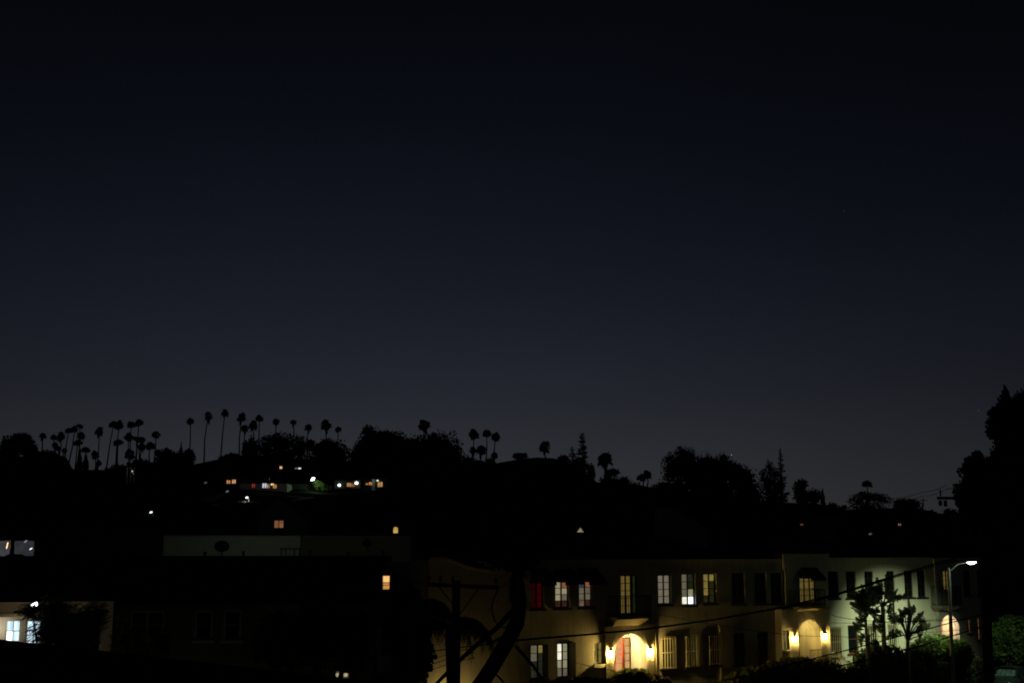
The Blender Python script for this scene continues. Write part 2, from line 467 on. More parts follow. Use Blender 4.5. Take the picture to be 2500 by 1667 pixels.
def shell(mb, u0, u1, zt, depth, y0=0.0):
    """back, side and top faces closing a building behind its front wall"""
    mb.quad((u0,y0,0),(u0,y0,zt),(u0,depth,zt),(u0,depth,0)).quad((u1,y0,0),(u1,depth,0),(u1,depth,zt),(u1,y0,zt))
    mb.quad((u0,depth,0),(u0,depth,zt),(u1,depth,zt),(u1,depth,0))
    mb.quad((u0,y0+.3,zt-.25),(u1,y0+.3,zt-.25),(u1,depth,zt-.25),(u0,depth,zt-.25))
    return mb
def hip(parent, u0, u1, y0, y1, z0, z1, m=ROOFT, name='roof'):
    r = (y1-y0)/2; ym = (y0+y1)/2
    a, b, c, d = (u0,y0,z0),(u1,y0,z0),(u1,y1,z0),(u0,y1,z0); e, f_ = (u0+r*.8,ym,z1),(u1-r*.8,ym,z1)
    mb = MB().quad(a,b,f_,e).quad(c,d,e,f_).poly([b,c,f_]).poly([d,a,e]).quad(d,c,b,a)
    return mb.build(name, m, parent)
def lantern(px, py, off, power, label, org=FO, ang=ANG, color=(1.0, .70, .19), s=1.0):
    """outdoor wall lantern: back plate, arm, cap over four glowing panes, lamp inside"""
    u, z = uz(px, py, off)
    base = org + UX*u - UY*off
    t = tag(empty('wall_lantern', (base.x, base.y, z), ang), label, 'wall lamp', 'lanterns beside the porch arches')
    MB().box(-.06, .06, -.025, -.001, -.14, .20).build('back_plate', CAPM, t)
    MB().tube([(0,-.02,.12),(0,-.07,.19),(0,-.12,.20)], .012, 6).build('arm', CAPM, t)
    MB().lathe([(.0,.22),(.03,.19),(.105,.10),(.11,.085),(.0,.085)], 4, (0,-.12,0)).build('cap', CAPM, t)
    MB().lathe([(.05,-.15),(.05,-.13),(.0,-.13)], 4, (0,-.12,0)).build('base', CAPM, t)
    MB().lathe([(.045,-.13),(.075,.083)], 4, (0,-.12,0)).build('glass', shining_glass('lantern_glass', (1, .86, .5), 9), t)
    light('POINT', 'lantern_bulb', (0, -.12, -.02), power, color, t, .045)
    return t

# --- window light colours
E = dict(
    warm=emit('window_warm', (1, .62, .22), .20), yellow=emit('window_yellow', (.75, .52, .12), .14, .25, (6,1,.6)),
    olive=emit('window_olive', (.66, .50, .12), .27, .35), oliv2=emit('window_dim_olive', (.20, .18, .05), .08, .4),
    tan=emit('window_tan_blind', (.62, .52, .36), .24, .12, (1,1,8)), cream=emit('window_cream', (.85, .78, .45), .30, .2),
    white=emit('window_bright', (1, .95, .75), .95, .2), blue=emit('window_screen_blue', (.75, .85, 1.0), 2.2, .3),
    grey=emit('window_grey_blind', (.66, .58, .36), .17, .2), red=emit('window_red_curtain', (.42, .004, .004), .07, .5, (8,1,.5)),
    redd=emit('window_deep_red_curtain', (.25, .003, .012), .055, .5, (8,1,.5)), pink=emit('window_pink_cloth', (.75, .48, .30), .16, .35),
    orange=emit('window_orange_lamp', (1, .34, .16), .22, .2), brown=emit('window_brown_chair', (.13, .05, .03), .22, .5),
    navy=emit('window_navy', (.13, .17, .33), .22, .3), door=emit('door_glass_glow', (1, .56, .22), .62, .2), dimw=emit('window_dim_green', (.14, .16, .09), .11, .5),
    greend=emit('window_faint_green', (.05, .07, .02), .2, .3), salmon=emit('window_salmon', (1, .62, .38), .4, .15))

# ================= building B: cream apartment block (x 1268..1912)
B = tag(empty('apartment_building', FO, ANG), 'cream stucco apartment block with three black awnings, lit windows and first glowing arch', 'building')
uB0 = uz(1268, 1500)[0]; uB1 = uz(1911, 1450)[0]; zB = uz(1700, 1369)[1]
holes = []
def WN(x0, y0, x1, y1, off=0): 
    r = rect(x0, y0, x1, y1, off); holes.append(r); return r
w1 = WN(1297,1418,1327,1485); w2 = WN(1356,1418,1389,1483); w3 = WN(1414,1416,1446,1481)
fd = WN(1516,1403,1556,1498)
w4 = WN(1607,1402,1638,1474); w5 = WN(1665,1399,1697,1476); w6 = WN(1718,1399,1748,1472)
dk = [WN(1787,1398,1817,1473), WN(1842,1397,1870,1472), WN(1882,1397,1908,1471)]
l1 = WN(1296,1572,1334,1656); l2 = WN(1361,1568,1402,1652); sm = WN(1451,1566,1473,1620)
b1 = WN(1615,1554,1646,1631); b2 = WN(1674,1551,1702,1627); b3 = WN(1731,1549,1757,1622)
ld = [WN(1793,1545,1818,1622), WN(1850,1542,1876,1619)]
# first porch recess
P1o = .16
pr = rect(1500,1546,1579,1700, P1o)
holes.append((pr[0]-.25, pr[1]+.25, .4, pr[3]+.12))
wm = wall_mesh(MB(), uB0, uB1, 0, zB, holes)
shell(wm, uB0, uB1, zB, 11.0).build('wall', CREAM, B)
MB().box(uB0+.01, uB1-.02, -.05, .28, zB, zB+.09).build('coping', TRIM, B)
hip(B, uB0+.3, uB1-.3, .5, 10.6, zB-.2, 9.15)
W3 = dict(cols=2, rows=4)
window(B, *w1, cols=2, rows=4, mats={None: E['red'], (0,None): E['redd']}, frame=DARKF, label='window with deep red curtains')
window(B, *w2, cols=2, rows=4, mats={None: E['cream'], (1,3): E['orange'], (1,2): E['cream'], (0,1): E['cream'], (0,0): E['brown'], (1,0): E['brown'], (1,1): E['grey']})
window(B, *w3, cols=2, rows=4, mats={None: E['grey'], (0,3): E['navy'], (1,3): E['orange'], (0,0): E['pink'], (1,0): E['brown']})
window(B, fd[0], fd[0]+(fd[1]-fd[0])*.68, fd[2], fd[3], cols=2, rows=5, mats=E['yellow'], sill=False, name='balcony_door')
window(B, fd[0]+(fd[1]-fd[0])*.72, fd[1], fd[2], fd[3], cols=1, rows=2, mats=E['greend'], sill=False, name='balcony_door')
window(B, *w4, cols=2, rows=4, mats=E['tan'], label='window with drawn tan blind')
window(B, *w5, cols=2, rows=4, mats={None: E['grey'], (0,0): E['white'], (1,0): E['blue'], (1,1): E['cream'], (1,2): E['greend'], (1,3): E['dimw'], (0,1): E['grey']}, label='window with a glaring white lamp low inside')
window(B, *w6, cols=2, rows=4, mats={None: E['olive'], (1,0): E['oliv2'], (1,1): E['oliv2'], (1,2): E['oliv2'], (0,0): E['oliv2']})
for r in dk: window(B, *r, mats=GLASS_D)
for r in (w4, w5, w6, *dk):     # pale right-hand jamb trims
    MB().box(r[1]+.001, r[1]+.05, -.03, -.001, r[2], r[3]+.05).box(r[0], r[1], -.03, -.001, r[3]+.001, r[3]+.05).build('window_trim', TRIM, B)
window(B, *l1, cols=2, rows=4, mats={None: E['dimw'], (0,3): E['grey'], (0,2): E['grey'], (1,3): E['olive']})
lw = l2[0]+(l2[1]-l2[0])*.70
window(B, l2[0], lw, l2[2], l2[3], cols=2, rows=4, mats={None: E['cream'], (0,3): E['white'], (0,2): E['white'], (0,0): E['grey'], (1,0): E['grey']}, label='bright window with dark shutter')
MB().box(lw+.005, l2[1]+.05, -.06, -.002, l2[2], l2[3]).build('shutter', DARKF, B)
MB().box(l1[1]-.22, l1[1]+.06, -.06, -.002, l1[2], l1[3]).build('shutter', DARKF, B)
window(B, *sm, cols=2, rows=3, mats=E['olive'], frame=TRIM)
MB().box(sm[0]-.12, sm[1]+.12, -.14, -.101, sm[2]-.14, sm[2]-.01).build('sill', TRIM, B)
for i, r in enumerate((b1, b2, b3)):
    window(B, *r, cols=2, rows=3, mats=GLASS_D if i == 2 else E['oliv2'], frame=BROWNF if i == 1 else DARKF)
    grille(B, *r, n=6)
for i, r in enumerate(ld): window(B, *r, cols=2, rows=3, mats=GLASS_D, frame=BROWNF if i else DARKF)
for (x0, x1, yt, yb) in ((1297,1331,1387,1430), (1356,1396,1387,1428), (1413,1454,1386,1427)):
    a = rect(x0, yt, x1, yb); z_low = uz((x0+x1)/2+20, yb, .85)[1]
    awning(B, a[0]-.05, a[1]+.05, z_low, a[3], .85)
# balcony and first porch
bz = uz(1550, 1505, .8)[1]; ba0 = uz(1507, 1500, .8)[0]; ba1 = uz(1591, 1500, .8)[0]; brz = uz(1550, 1455, .8)[1]
balcony(B, ba0, ba1, bz, brz, .8, .32)
pm = MB(); pu0 = uz(1480, 1600, P1o)[0]; pu1 = uz(1597, 1600, P1o)[0]; pzt = uz(1540, 1526, P1o)[1]
wall_mesh(pm, pu0, pu1, 0, pzt, [(pr[0], pr[1], .9, pr[3])], y=-P1o, th=P1o+.3)
arch_fill(pm, pr[0], pr[1], pr[3], -P1o, P1o+.3)
pm.quad((pu0,-P1o,0),(pu0,-P1o,pzt),(pu0,0,pzt+.25),(pu0,0,0)).quad((pu1,-P1o,0),(pu1,0,0),(pu1,0,pzt+.25),(pu1,-P1o,pzt))
pm.quad((pu0,-P1o,pzt),(pu1,-P1o,pzt),(pu1,0,pzt+.25),(pu0,0,pzt+.25))
pm.build('porch_front', CREAM, B)
recess(B, pr[0]-.2, pr[1]+.2, .5, pr[3]+.1, .301, 1.35, WHITE)
d1 = rect(1500,1555,1519,1640,-1.3); d2 = rect(1522,1555,1538,1632,-1.3)
window(B, *d1, cols=1, rows=4, mats=E['door'], frame=REDF, y=1.28, sill=False, fr=.035, name='entrance_door', label='red framed glazed door')
window(B, *d2, cols=1, rows=4, mats=E['door'], frame=BROWNF, y=1.28, sill=False)
light('POINT', 'porch_ceiling_bulb', ((pr[0]+pr[1])/2+.1, .75, pr[3]-.25), 240, (1, .76, .36), B, .12)
# downspouts
for px, y0, y1 in ((1600, 1508, 1700), (1757, 1525, 1720)):
    u, zt = uz(px, y0, .06); _, zb = uz(px, y1, .06)
    MB().tube([(u, -.06, 0.05), (u, -.06, zt-.1), (u-.03, -.02, zt)], .04, 8).build('downspout', PIPE, B)
# thin cable tacked to the wall
a = uz(1280, 1610, .03); b = uz(1470, 1632, .03)
lantern(1490, 1592, P1o, 120, 'glaring wall lantern on the left side of the first porch arch')
lantern(1587, 1588, P1o, 120, 'glaring wall lantern on the right side of the first porch arch')

# ================= building C: pale block with tower bay (x 1912..2280)
C = tag(empty('apartment_building', FO, ANG), 'pale stucco apartment block with taller entrance bay, dark windows, lit by the street lamp', 'building')
uC0 = uB1 + .01; uCt = uz(2022, 1400)[0]; uC1 = uz(2281, 1450)[0]
zC = uz(2150, 1364)[1]; zCt = uz(1970, 1355)[1]
holes = []
cd = WN(1953,1400,1992,1472)
up = [WN(2022,1394,2047,1459), WN(2066,1394,2090,1459), WN(2111,1394,2133,1458), WN(2165,1393,2185,1457), WN(2208,1392,2229,1457), WN(2240,1392,2260,1457)]
lo = [WN(2028,1530,2055,1603), WN(2071,1525,2096,1594), WN(2117,1522,2142,1584), WN(2169,1520,2190,1580)]
P2o = .45
p2 = rect(1950,1512,2005,1640, P2o)
holes.append((p2[0]-.3, p2[1]+.3, .4, p2[3]+.15))
wm = wall_mesh(MB(), uC0, uC1, 0, zC, holes)
shell(wm, uC0, uC1, zC, 11.0).build('wall', WHITE, C)
MB().box(uC0+.002, uCt, -.10, .5, zC-.5, zCt).box(uC0+.03, uC0+.22, -.16, -.101, uz(1914,1480)[1], zCt-.15).build('entrance_bay', TRIM, C)
MB().box(uCt+.01, uC1, -.05, .28, zC, zC+.08).build('coping', TRIM, C)
MB().box(uC0-.02, uCt+.04, -.14, .52, zCt, zCt+.08).build('coping', TRIM, C)
hip(C, uC0+.3, uC1-.3, .6, 10.6, zC-.2, 9.1)
window(C, *cd, cols=3, rows=4, mats=E['yellow'], sill=False, name='balcony_door')
for r in up: window(C, *r, mats=GLASS_D)
window(C, *lo[0], rows=3, mats=E['oliv2'], frame=BROWNF); grille(C, *lo[0], n=7)
window(C, *lo[1], cols=1, rows=2, mats=GLASS_D, frame=BROWNF)
for r in lo[2:]: window(C, *r, rows=3, mats=GLASS_D); grille(C, *r, n=6)
a = rect(1955, 1381, 1985, 1417); awning(C, a[0]-.1, a[1]+.15, uz(1985,1418,.8)[1], a[3], .8)
bz2 = uz(1975,1480,.9)[1]
balcony(C, uz(1950,1470,.9)[0], uz(2016,1470,.9)[0], bz2, uz(1975,1440,.9)[1], .9, .22)
pm = MB(); q0 = uz(1909, 1560, P2o)[0]; q1 = uz(2027, 1560, P2o)[0]; qz = uz(1970, 1487, P2o)[1]
sw = rect(1911,1538,1927,1586, P2o)
wall_mesh(pm, q0, q1, 0, qz, [(p2[0], p2[1], 1.3, p2[3]), sw], y=-P2o, th=P2o+.3)
arch_fill(pm, p2[0], p2[1], p2[3], -P2o, P2o+.3)
pm.quad((q0,-P2o,0),(q0,-P2o,qz),(q0,0,qz),(q0,0,0)).quad((q1,-P2o,0),(q1,0,0),(q1,0,qz),(q1,-P2o,qz)).quad((q0,-P2o,qz),(q1,-P2o,qz),(q1,0,qz),(q0,0,qz))
pm.build('porch_front', CREAM, C)
MB().box(q0-.04, q1+.04, -P2o-.05, -.002, qz+.002, qz+.09).build('porch_coping', TAN, C)
recess(C, p2[0]-.15, p2[1]+.15, .9, p2[3]+.12, .301, 1.3, CREAM)
dd = rect(1950,1530,1966,1620,-1.2)
window(C, *dd, cols=1, rows=4, mats=E['oliv2'], frame=BROWNF, y=1.22, sill=False, name='entrance_door')
ww = window(C, sw[0], sw[1], sw[2], sw[3], cols=2, rows=3, mats=E['olive'], frame=DARKF, y=-P2o+.1, sill=False)
MB().box(sw[0]-.12, sw[1]+.10, -P2o-.10, -P2o-.002, sw[2]-.09, sw[2]-.002).build('sill', TRIM, C)
light('POINT', 'porch_ceiling_bulb', ((p2[0]+p2[1])/2, .65, p2[3]-.3), 60, (1, .76, .24), C, .12)
lantern(1940, 1556, P2o, 72, 'glaring wall lantern on the left side of the second porch arch')
lantern(2012, 1550, P2o, 70, 'glaring wall lantern on the right side of the second porch arch')
# railing on porch landing and the stair rail going down
rb = MB(); u0, z0 = uz(1978,1602,P2o+.1); u1, _ = uz(2006,1602,P2o+.1)
for k in range(9):
    u = u0+(u1-u0)*k/8; rb.box(u-.012, u+.012, -P2o-.12, -P2o-.096, z0-.3, z0+.30)
rb.box(u0, u1, -P2o-.125, -P2o-.09, z0+.301, z0+.34)
rb.build('landing_railing', IRON, C)
sr = MB(); s0 = uz(2048,1592,.9); s1 = uz(2100,1652,.9)
sr.tube([(s0[0]-.5, -.9, s0[1]), (s0[0], -.9, s0[1]), (s1[0], -.9, s1[1])], .03, 6)
for k in range(17):
    t = k/16; u = s0[0]+(s1[0]-s0[0])*t; z = s0[1]+(s1[1]-s0[1])*t
    sr.box(u-.013, u+.013, -.913, -.887, max(z-1.0, .1), z-.01)
sr.build('stair_railing', BARS, C)
stp = MB()
for k in range(8):
    t = k/8; u = s0[0]+(s1[0]-s0[0])*t; z = s0[1]+(s1[1]-s0[1])*t - 1.02
    stp.box(u, u+(s1[0]-s0[0])/8, -1.0, -.01, .0, max(z, .08))
stp.build('steps', CONC, C)
u, zt = uz(2180, 1440, .06)
MB().tube([(u, -.06, .05), (u, -.06, zt)], .05, 8).build('downspout', DARKF, C)

# ================= building D: far block with salmon arch (x 2282..2440)
D = tag(empty('apartment_building', FO, ANG), 'shaded apartment block at the row end with glowing salmon arch and balcony', 'building')
uD0 = uC1 + .01; uD1 = uz(2410, 1450)[0]; zD = uz(2330, 1365)[1]
holes = []
dd1 = WN(2303,1392,2322,1440); dwn = [WN(2352,1390,2371,1452), WN(2386,1390,2404,1452)]
oo = [WN(2363,1510,2372,1545), WN(2386,1508,2395,1562), WN(2272+14,1530,2272+22,1555)]
da = rect(2296,1501,2343,1600,0)
holes.append((da[0], da[1], 1.2, da[3]))
wm = wall_mesh(MB(), uD0, uD1, 0, zD, holes)
arch_fill(wm, da[0], da[1], da[3], 0, .3)
shell(wm, uD0, uD1, zD, 11.0).build('wall', GREYW, D)
MB().box(uD0, uD1, -.05, .28, zD, zD+.08).box(uD0+.02, uD0+.2, -.1, -.001, 0, zD-.01).build('coping', TRIM, D)
hip(D, uD0+.3, uD1-.2, .6, 10.6, zD-.2, 9.1)
recess(D, da[0]-.1, da[1]+.1, 1.0, da[3]+.1, .301, 1.3, WHITE)
dd = rect(2297,1515,2306,1600,-1.2)
window(D, *dd, cols=1, rows=4, mats=E['salmon'], frame=BROWNF, y=1.22, sill=False, name='entrance_door')
light('POINT', 'porch_ceiling_bulb', ((da[0]+da[1])/2, .7, da[3]-.3), 95, (1, .68, .42), D, .12)
window(D, *dd1, cols=2, rows=4, mats=E['yellow'], sill=False, name='balcony_door')
for r in dwn: window(D, *r, mats=GLASS_D)
window(D, *oo[0], cols=2, rows=3, mats=E['warm'], frame=BROWNF); window(D, *oo[1], cols=2, rows=4, mats=E['warm'], frame=BROWNF)
window(D, *oo[2], cols=1, rows=2, mats=E['yellow'], frame=BROWNF)
balcony(D, uz(2300,1470,.8)[0], uz(2348,1470,.8)[0], uz(2325,1478,.8)[1], uz(2325,1432,.8)[1], .8, .2, slabm=CONC)
u0, z0 = uz(2356,1602,.6); u1, _ = uz(2398,1602,.6)
MB().box(u0, u1, -.6, -.002, 0, z0).build('porch_step', TAN, D)

# ================= building A: tan wing with curved mission gable (x 960..1268)
FA = FO - UY*3.0
A = tag(empty('apartment_building', FA, ANG), 'tan stucco wing with curved mission style gable, behind the wooden utility pole', 'building')
def uzA(px, py, off=0): return uz(px, py, off, FA, ANG)
ua0 = uzA(1045,1500)[0]; ua1 = uzA(1269,1600)[0]
prof = [(1047,1366),(1085,1365),(1100,1369),(1118,1377),(1140,1386),(1165,1391),(1200,1394),(1245,1395),(1268,1397)]
pts = [(uzA(x, y)[0], uzA(x, y)[1]) for x, y in prof]
am = MB(); P_ = [(ua0, 0), (ua1, 0), (ua1, pts[-1][1])] + list(reversed(pts[:-1])) 
P_ = [(ua0, 0), (ua1, 0), (ua1, pts[-1][1])] + [p for p in reversed(pts[1:-1])] + [(ua0, pts[0][1])]
am.prism(P_, 0, .3)
am.build('gable_wall', TAN, A)
sd = MB()
zl = pts[-1][1]-.15
sd.quad((ua0,.301,0),(ua0,.301,pts[0][1]),(ua0,3.7,pts[0][1]-.1),(ua0,3.7,0)).quad((ua1,.301,0),(ua1,3.7,0),(ua1,3.7,zl),(ua1,.301,zl)).quad((ua0,3.7,0),(ua0,3.7,zl),(ua1,3.7,zl),(ua1,3.7,0))
sd.quad((ua0,.301,zl),(ua1,.301,zl),(ua1,3.7,zl),(ua0,3.7,zl))
sd.build('side_wall', GREYW, A)
hip(A, ua0+.2, ua1-.2, .5, 3.6, zl+.05, zl+.75)
cp = MB()
for k in range(len(pts)-1):
    (a, b), (c, d) = pts[k], pts[k+1]
    cp.quad((a,-.06,b+.01),(c,-.06,d+.01),(c,.34,d+.01),(a,.34,b+.01)).quad((a,-.06,b+.10),(c,-.06,d+.10),(c,.34,d+.10),(a,.34,b+.10)).quad((a,-.06,b+.01),(c,-.06,d+.01),(c,-.06,d+.10),(a,-.06,b+.10))
cp.build('coping', TAN, A)

# ================= building N: dark low house with hip roof at left of centre
NO = at(600, 1500, 50); NO.z = 0; NA = math.radians(6)
N = tag(empty('house', NO, NA), 'dark long house with white trimmed windows under a wide black roof', 'house')
def rN(x0,y0,x1,y1,off=0): return rect(x0,y0,x1,y1,off,NO,NA)
def uN(px,py,off=0): return uz(px,py,off,NO,NA)
n0 = uN(278,1500)[0]; n1 = uN(957,1500)[0]; nze = uN(600,1466)[1]
nh = [rN(318,1490,400,1560), rN(476,1489,519,1562), rN(546,1488,589,1562), rN(926,1540,953,1597), rN(700,1540,720,1600)]
wl = rN(932,1402,953,1440)
wall_mesh(MB(), n0, n1, 0, nze, nh).build('wall', stucco('dim_olive_stucco', (.20, .19, .12), .3), N)
wmN = MB().quad((n0,0,0),(n0,0,nze),(n0,11,nze),(n0,11,0)).quad((n1,0,0),(n1,11,0),(n1,11,nze),(n1,0,nze)).quad((n0,11,0),(n0,11,nze),(n1,11,nze),(n1,11,0)).build('side_wall', GREYW, N)
for r in nh[:4]:
    window(N, *r, cols=2 if r[1]-r[0] > .9 else 1, rows=2, mats=GLASS_D, frame=GREYF if r is not nh[3] else DARKF, fr=.07, y=.02)
window(N, *nh[4], cols=1, rows=2, mats=GLASS_D)
nzr = at(600, 1356, 57).z
ru0 = uN(-120,1500)[0]; ru1 = n1+.05
MB().quad((ru0,-.6,nze),(ru1,-.6,nze),(ru1,6.9,nzr),(ru0,6.9,nzr)).quad((ru1,14,nze),(ru0,14,nze),(ru0,6.9,nzr),(ru1,6.9,nzr)).poly([(ru1,-.6,nze),(ru1,14,nze),(ru1,6.9,nzr)]).poly([(ru0,14,nze),(ru0,-.6,nze),(ru0,6.9,nzr)]).quad((ru0,-.6,nze-.12),(ru1,-.6,nze-.12),(ru1,-.6,nze),(ru0,-.6,nze)).build('roof', ROOFT, N)
light('POINT', 'added_wall_fill', (uN(480,1500)[0], -3.5, 1.4), 5, (.9, 1, .75), N, .2)  # added fill light that lifts the dark wall and window trims
# tall narrow end bay that carries the small warm window and the pale teal panel
e0 = uN(916,1500,.3)[0]; e1 = uN(957,1500,.3)[0]; ezt = uN(935,1395,.3)[1]
wl = rN(932,1402,954,1441,.3)
eb = MB(); wall_mesh(eb, e0, e1, 0, ezt, [wl], y=-.3, th=.28)
eb.quad((e0,-.3,0),(e0,-.3,ezt),(e0,1.5,ezt),(e0,1.5,0)).quad((e1,-.3,0),(e1,1.5,0),(e1,1.5,ezt),(e1,-.3,ezt)).quad((e0,-.3,ezt),(e1,-.3,ezt),(e1,1.5,ezt),(e0,1.5,ezt))
eb.build('end_bay', mat('dark_brown_siding', (.05,.04,.03), .9), N)
wa = emit('window_amber_shade', (1, .58, .20), .95, .06); wb = emit('window_amber_low', (1, .46, .12), .50, .3)
window(N, *wl, cols=1, rows=2, mats={(0,1): wa, (0,0): wb}, frame=BROWNF, y=-.2, sill=False, label='small amber window')
tp = rN(920,1598,957,1641,.34); MB().box(tp[0], tp[1], -.36, -.302, tp[2], tp[3]).build('panel', mat('teal_grey_panel', (.20,.27,.26), .8), N)
tp = rN(920,1480,931,1596,.34); MB().box(tp[0], tp[1], -.34, -.302, tp[2], tp[3]).build('panel', mat('teal_grey_panel', (.20,.27,.26), .8), N)
# little lit vent window low down
vv = rN(820,1637,852,1655,.3)
vt = MB().box(vv[0], vv[1], -.3, -.28, vv[2], vv[3]).build('window_box', GREYF, N)
for fx in (.15, .42, .75):
    u = vv[0]+(vv[1]-vv[0])*fx
    MB().lathe([(0,-.07),(.06,-.05),(.075,0),(.06,.05),(0,.07)], 8, (u,-.36,(vv[2]+vv[3])/2)).build('bulb', emit('small_bulb', (1,.85,.5), .42), vt)

# ================= building L: peach wing at the far left with the lit room
LO = at(0, 1500, 44); LO.z = 0; LA = math.radians(17)
L = tag(empty('house', LO, LA), 'peach house wing at the left edge with one brightly lit room', 'house')
def rL(x0,y0,x1,y1,off=0): return rect(x0,y0,x1,y1,off,LO,LA)
def uL(px,py,off=0): return uz(px,py,off,LO,LA)
v0 = uL(-260,1500)[0]; v1 = uL(276,1500)[0]; vz = uL(100,1467)[1]
h1 = rL(12,1512,50,1572+20); h2 = rL(188,1497,250,1596); h0 = rL(-60,1515,-2,1600); h3 = rL(62,1512,100,1592)
wall_mesh(MB(), v0, v1, 0, vz, [h1, h2, h0, h3]).build('wall', PEACH, L)
MB().quad((v0,0,0),(v0,0,vz),(v0,9,vz),(v0,9,0)).quad((v1,0,0),(v1,9,0),(v1,9,vz),(v1,0,vz)).quad((v0,9,0),(v0,9,vz),(v1,9,vz),(v1,9,0)).build('side_wall', PEACH, L)
hip(L, v0-.5, v1+.3, -.55, 9.5, vz, vz+1.55)
EL = emit('window_cold_curtain', (.62, .86, 1.0), 1.25, .5, (9, 1, .6))
EL2 = emit('window_cold_low', (.85, .95, 1.0), 2.2, .1)
window(L, *h1, cols=2, rows=3, mats={None: EL, (0,0): EL2, (1,0): EL2, (0,1): EL2, (1,1): EL}, frame=TRIM, fr=.05, mid=.03, y=.05, label='white curtained lit window')
window(L, *h3, cols=2, rows=3, mats={None: EL, (0,0): EL2}, frame=TRIM, fr=.05, mid=.03, y=.05)
window(L, *h2, cols=1, rows=1, mats=GLASS_D, frame=GREYF, fr=.1, y=.05)
window(L, *h0, cols=2, rows=3, mats=GLASS_D, frame=GREYF, fr=.08, y=.05)
p = at(83, 1475, 43.2)
el = tag(empty('flood_lamp', p, LA), 'small cold white flood lamp under the left roof eave', 'lamp')
MB().box(-.05, .05, .0, .55, .03, .09).build('bracket', CAPM, el)
MB().lathe([(.0,.09),(.10,.08),(.12,-.04)], 10).build('lamp_shade', CAPM, el)
MB().prism([(-.11,-.10),(.12,-.03),(.09,.08),(-.07,.03)], -.12, -.02).build('lamp_lens', emit('cold_lamp', (.95,.93,1.0), 9, .1), el)
light('POINT', 'flood_bulb', (0, -.5, -.15), 7, (1, .74, .42), el, .06)
bm = rL(-200,1498,104,1506,.9)
MB().box(bm[0], bm[1], -.9, -.002, bm[2], bm[2]+.10).build('porch_shelf', PEACH, L)
light('POINT', 'room_light', (h1[0]-.20, -.45, bm[2]-.40), 8, (1, .98, .86), L, .1)

# ================= parapet building behind, with lit wall
PO = at(700, 1330, 78); PO.z = 0; PA = math.radians(2)
def rP(x0,y0,x1,y1,off=0): return rect(x0,y0,x1,y1,off,PO,PA)
PB = tag(empty('flat_roofed_building', PO, PA), 'flat roofed building whose long pale parapet shows faintly behind the satellite dish', 'building')
q = rP(385,1308,733,1362); q2 = rP(733,1309,1002,1362)
PLW = stucco('pale_grey_green_plaster', (.50,.55,.48), .12)
MB().box(q[0], q[1], 0, 8, 0, q[3]).build('wall', PLW, PB)
MB().box(q2[0]+.02, q2[1], .15, 8, 0, q2[3]-.05).build('wall', stucco('brown_grey_plaster', (.17,.16,.12), .2), PB)
MB().box(q[0]-.05, q[1]+.05, -.06, 8.05, q[3]+.002, q[3]+.07).box(q2[0]+.07, q2[1]+.05, .09, 8.05, q2[3]-.04, q2[3]+.03).build('coping', CONC, PB)
# faint light in the alley that grazes the parapet
al = tag(empty('alley_lamp', at(655, 1388, 68.5)), 'alley lamp hidden behind the dark ridge of the long house', 'lamp')
MB().tube([(0,0,-7.4),(0,0,.2)], .05, 6).build('post', GALV, al)
MB().lathe([(.0,.30),(.16,.22),(.18,.20),(0,.20)], 10).build('lamp_shade', CAPM, al)
light('POINT', 'alley_bulb', (0,0,.05), 120, (.95, 1, .72), al, .1)

# ================= glasshouse-like window band at far left
GO = at(0, 1338, 70); GO.z = 0; GA = math.radians(3)
def rG(x0,y0,x1,y1,off=0): return rect(x0,y0,x1,y1,off,GO,GA)
G = tag(empty('house', GO, GA), 'dark upper storey at far left with wide grey sliding window', 'house')
gw = rG(-70,1318,88,1359)
e_ = rG(-300,1290,330,1420)
wall_mesh(MB(), e_[0], e_[1], 0, e_[3], [gw]).build('wall', mat('black_siding', (.012,.012,.013), .95, spec=.02), G)
MB().box(e_[0], e_[1], .3, 7, 0, e_[3]-.01).build('body', mat('black_siding', (.012,.012,.013), .95), G)
eg = emit('window_dark_grey_room', (.45,.46,.52), .055, .35)
eg2 = emit('window_grey_room', (.45,.46,.52), .09, .35)
for a, b, mm_ in ((-70,-25,eg),(-23,26,eg2),(33,84,eg)):
    r = rG(a,1318,b,1359); window(G, *r, cols=1, rows=1, mats=mm_, frame=GREYF, fr=.045, y=.02, sill=False)
# glowing slivers that imitate reflections on the window glass
for (x,y,w,h,c,s,n) in ((17,1331,4,15,(1,.55,.25),3.0,'amber'),(75,1339,8,4,(.8,.85,1),2.2,'white'),(62,1321,8,5,(.6,.65,.8),.5,'dim')):
    r = rG(x-w/2,y-h/2,x+w/2,y+h/2,.1)
    MB().prism([(r[0],r[2]),(r[0]+(r[1]-r[0])*.35,r[2]),(r[1],r[3]),(r[1]-(r[1]-r[0])*.35,r[3])], -.08, -.04).build('reflection_lamp', emit('room_lamp_'+n, c, s), G)

# ================= foreground roof edge
fa = at(-400, 1515, 9.0); fb = at(1150, 1688, 12.5); 
fr_ = MB()
ba_ = Vector((fb.x-fa.x, fb.y-fa.y, 0)).normalized(); bn = Vector((ba_.y, -ba_.x, 0))
a2 = fa + bn*6 - Vector((0,0,2.2)); b2_ = fb + bn*6 - Vector((0,0,2.2))
fr_.quad(fa, a2, b2_, fb); fr_.quad(fa - Vector((0,0,.18)), fb - Vector((0,0,.18)), b2_ - Vector((0,0,.18)), a2 - Vector((0,0,.18)))
fr_.quad(fa, fb, fb - Vector((0,0,.18)), fa - Vector((0,0,.18)))
ft = tag(empty('near_roof', (fa.x, fa.y, 0)), 'black near roof whose sloping edge crosses the lower left corner', 'roof')
rf = fr_.build('roof_slab', ROOFF, ft); rf.location = (-fa.x, -fa.y, 0)
w_ = MB(); c0 = fa + bn*.4; c1 = fb + bn*.4
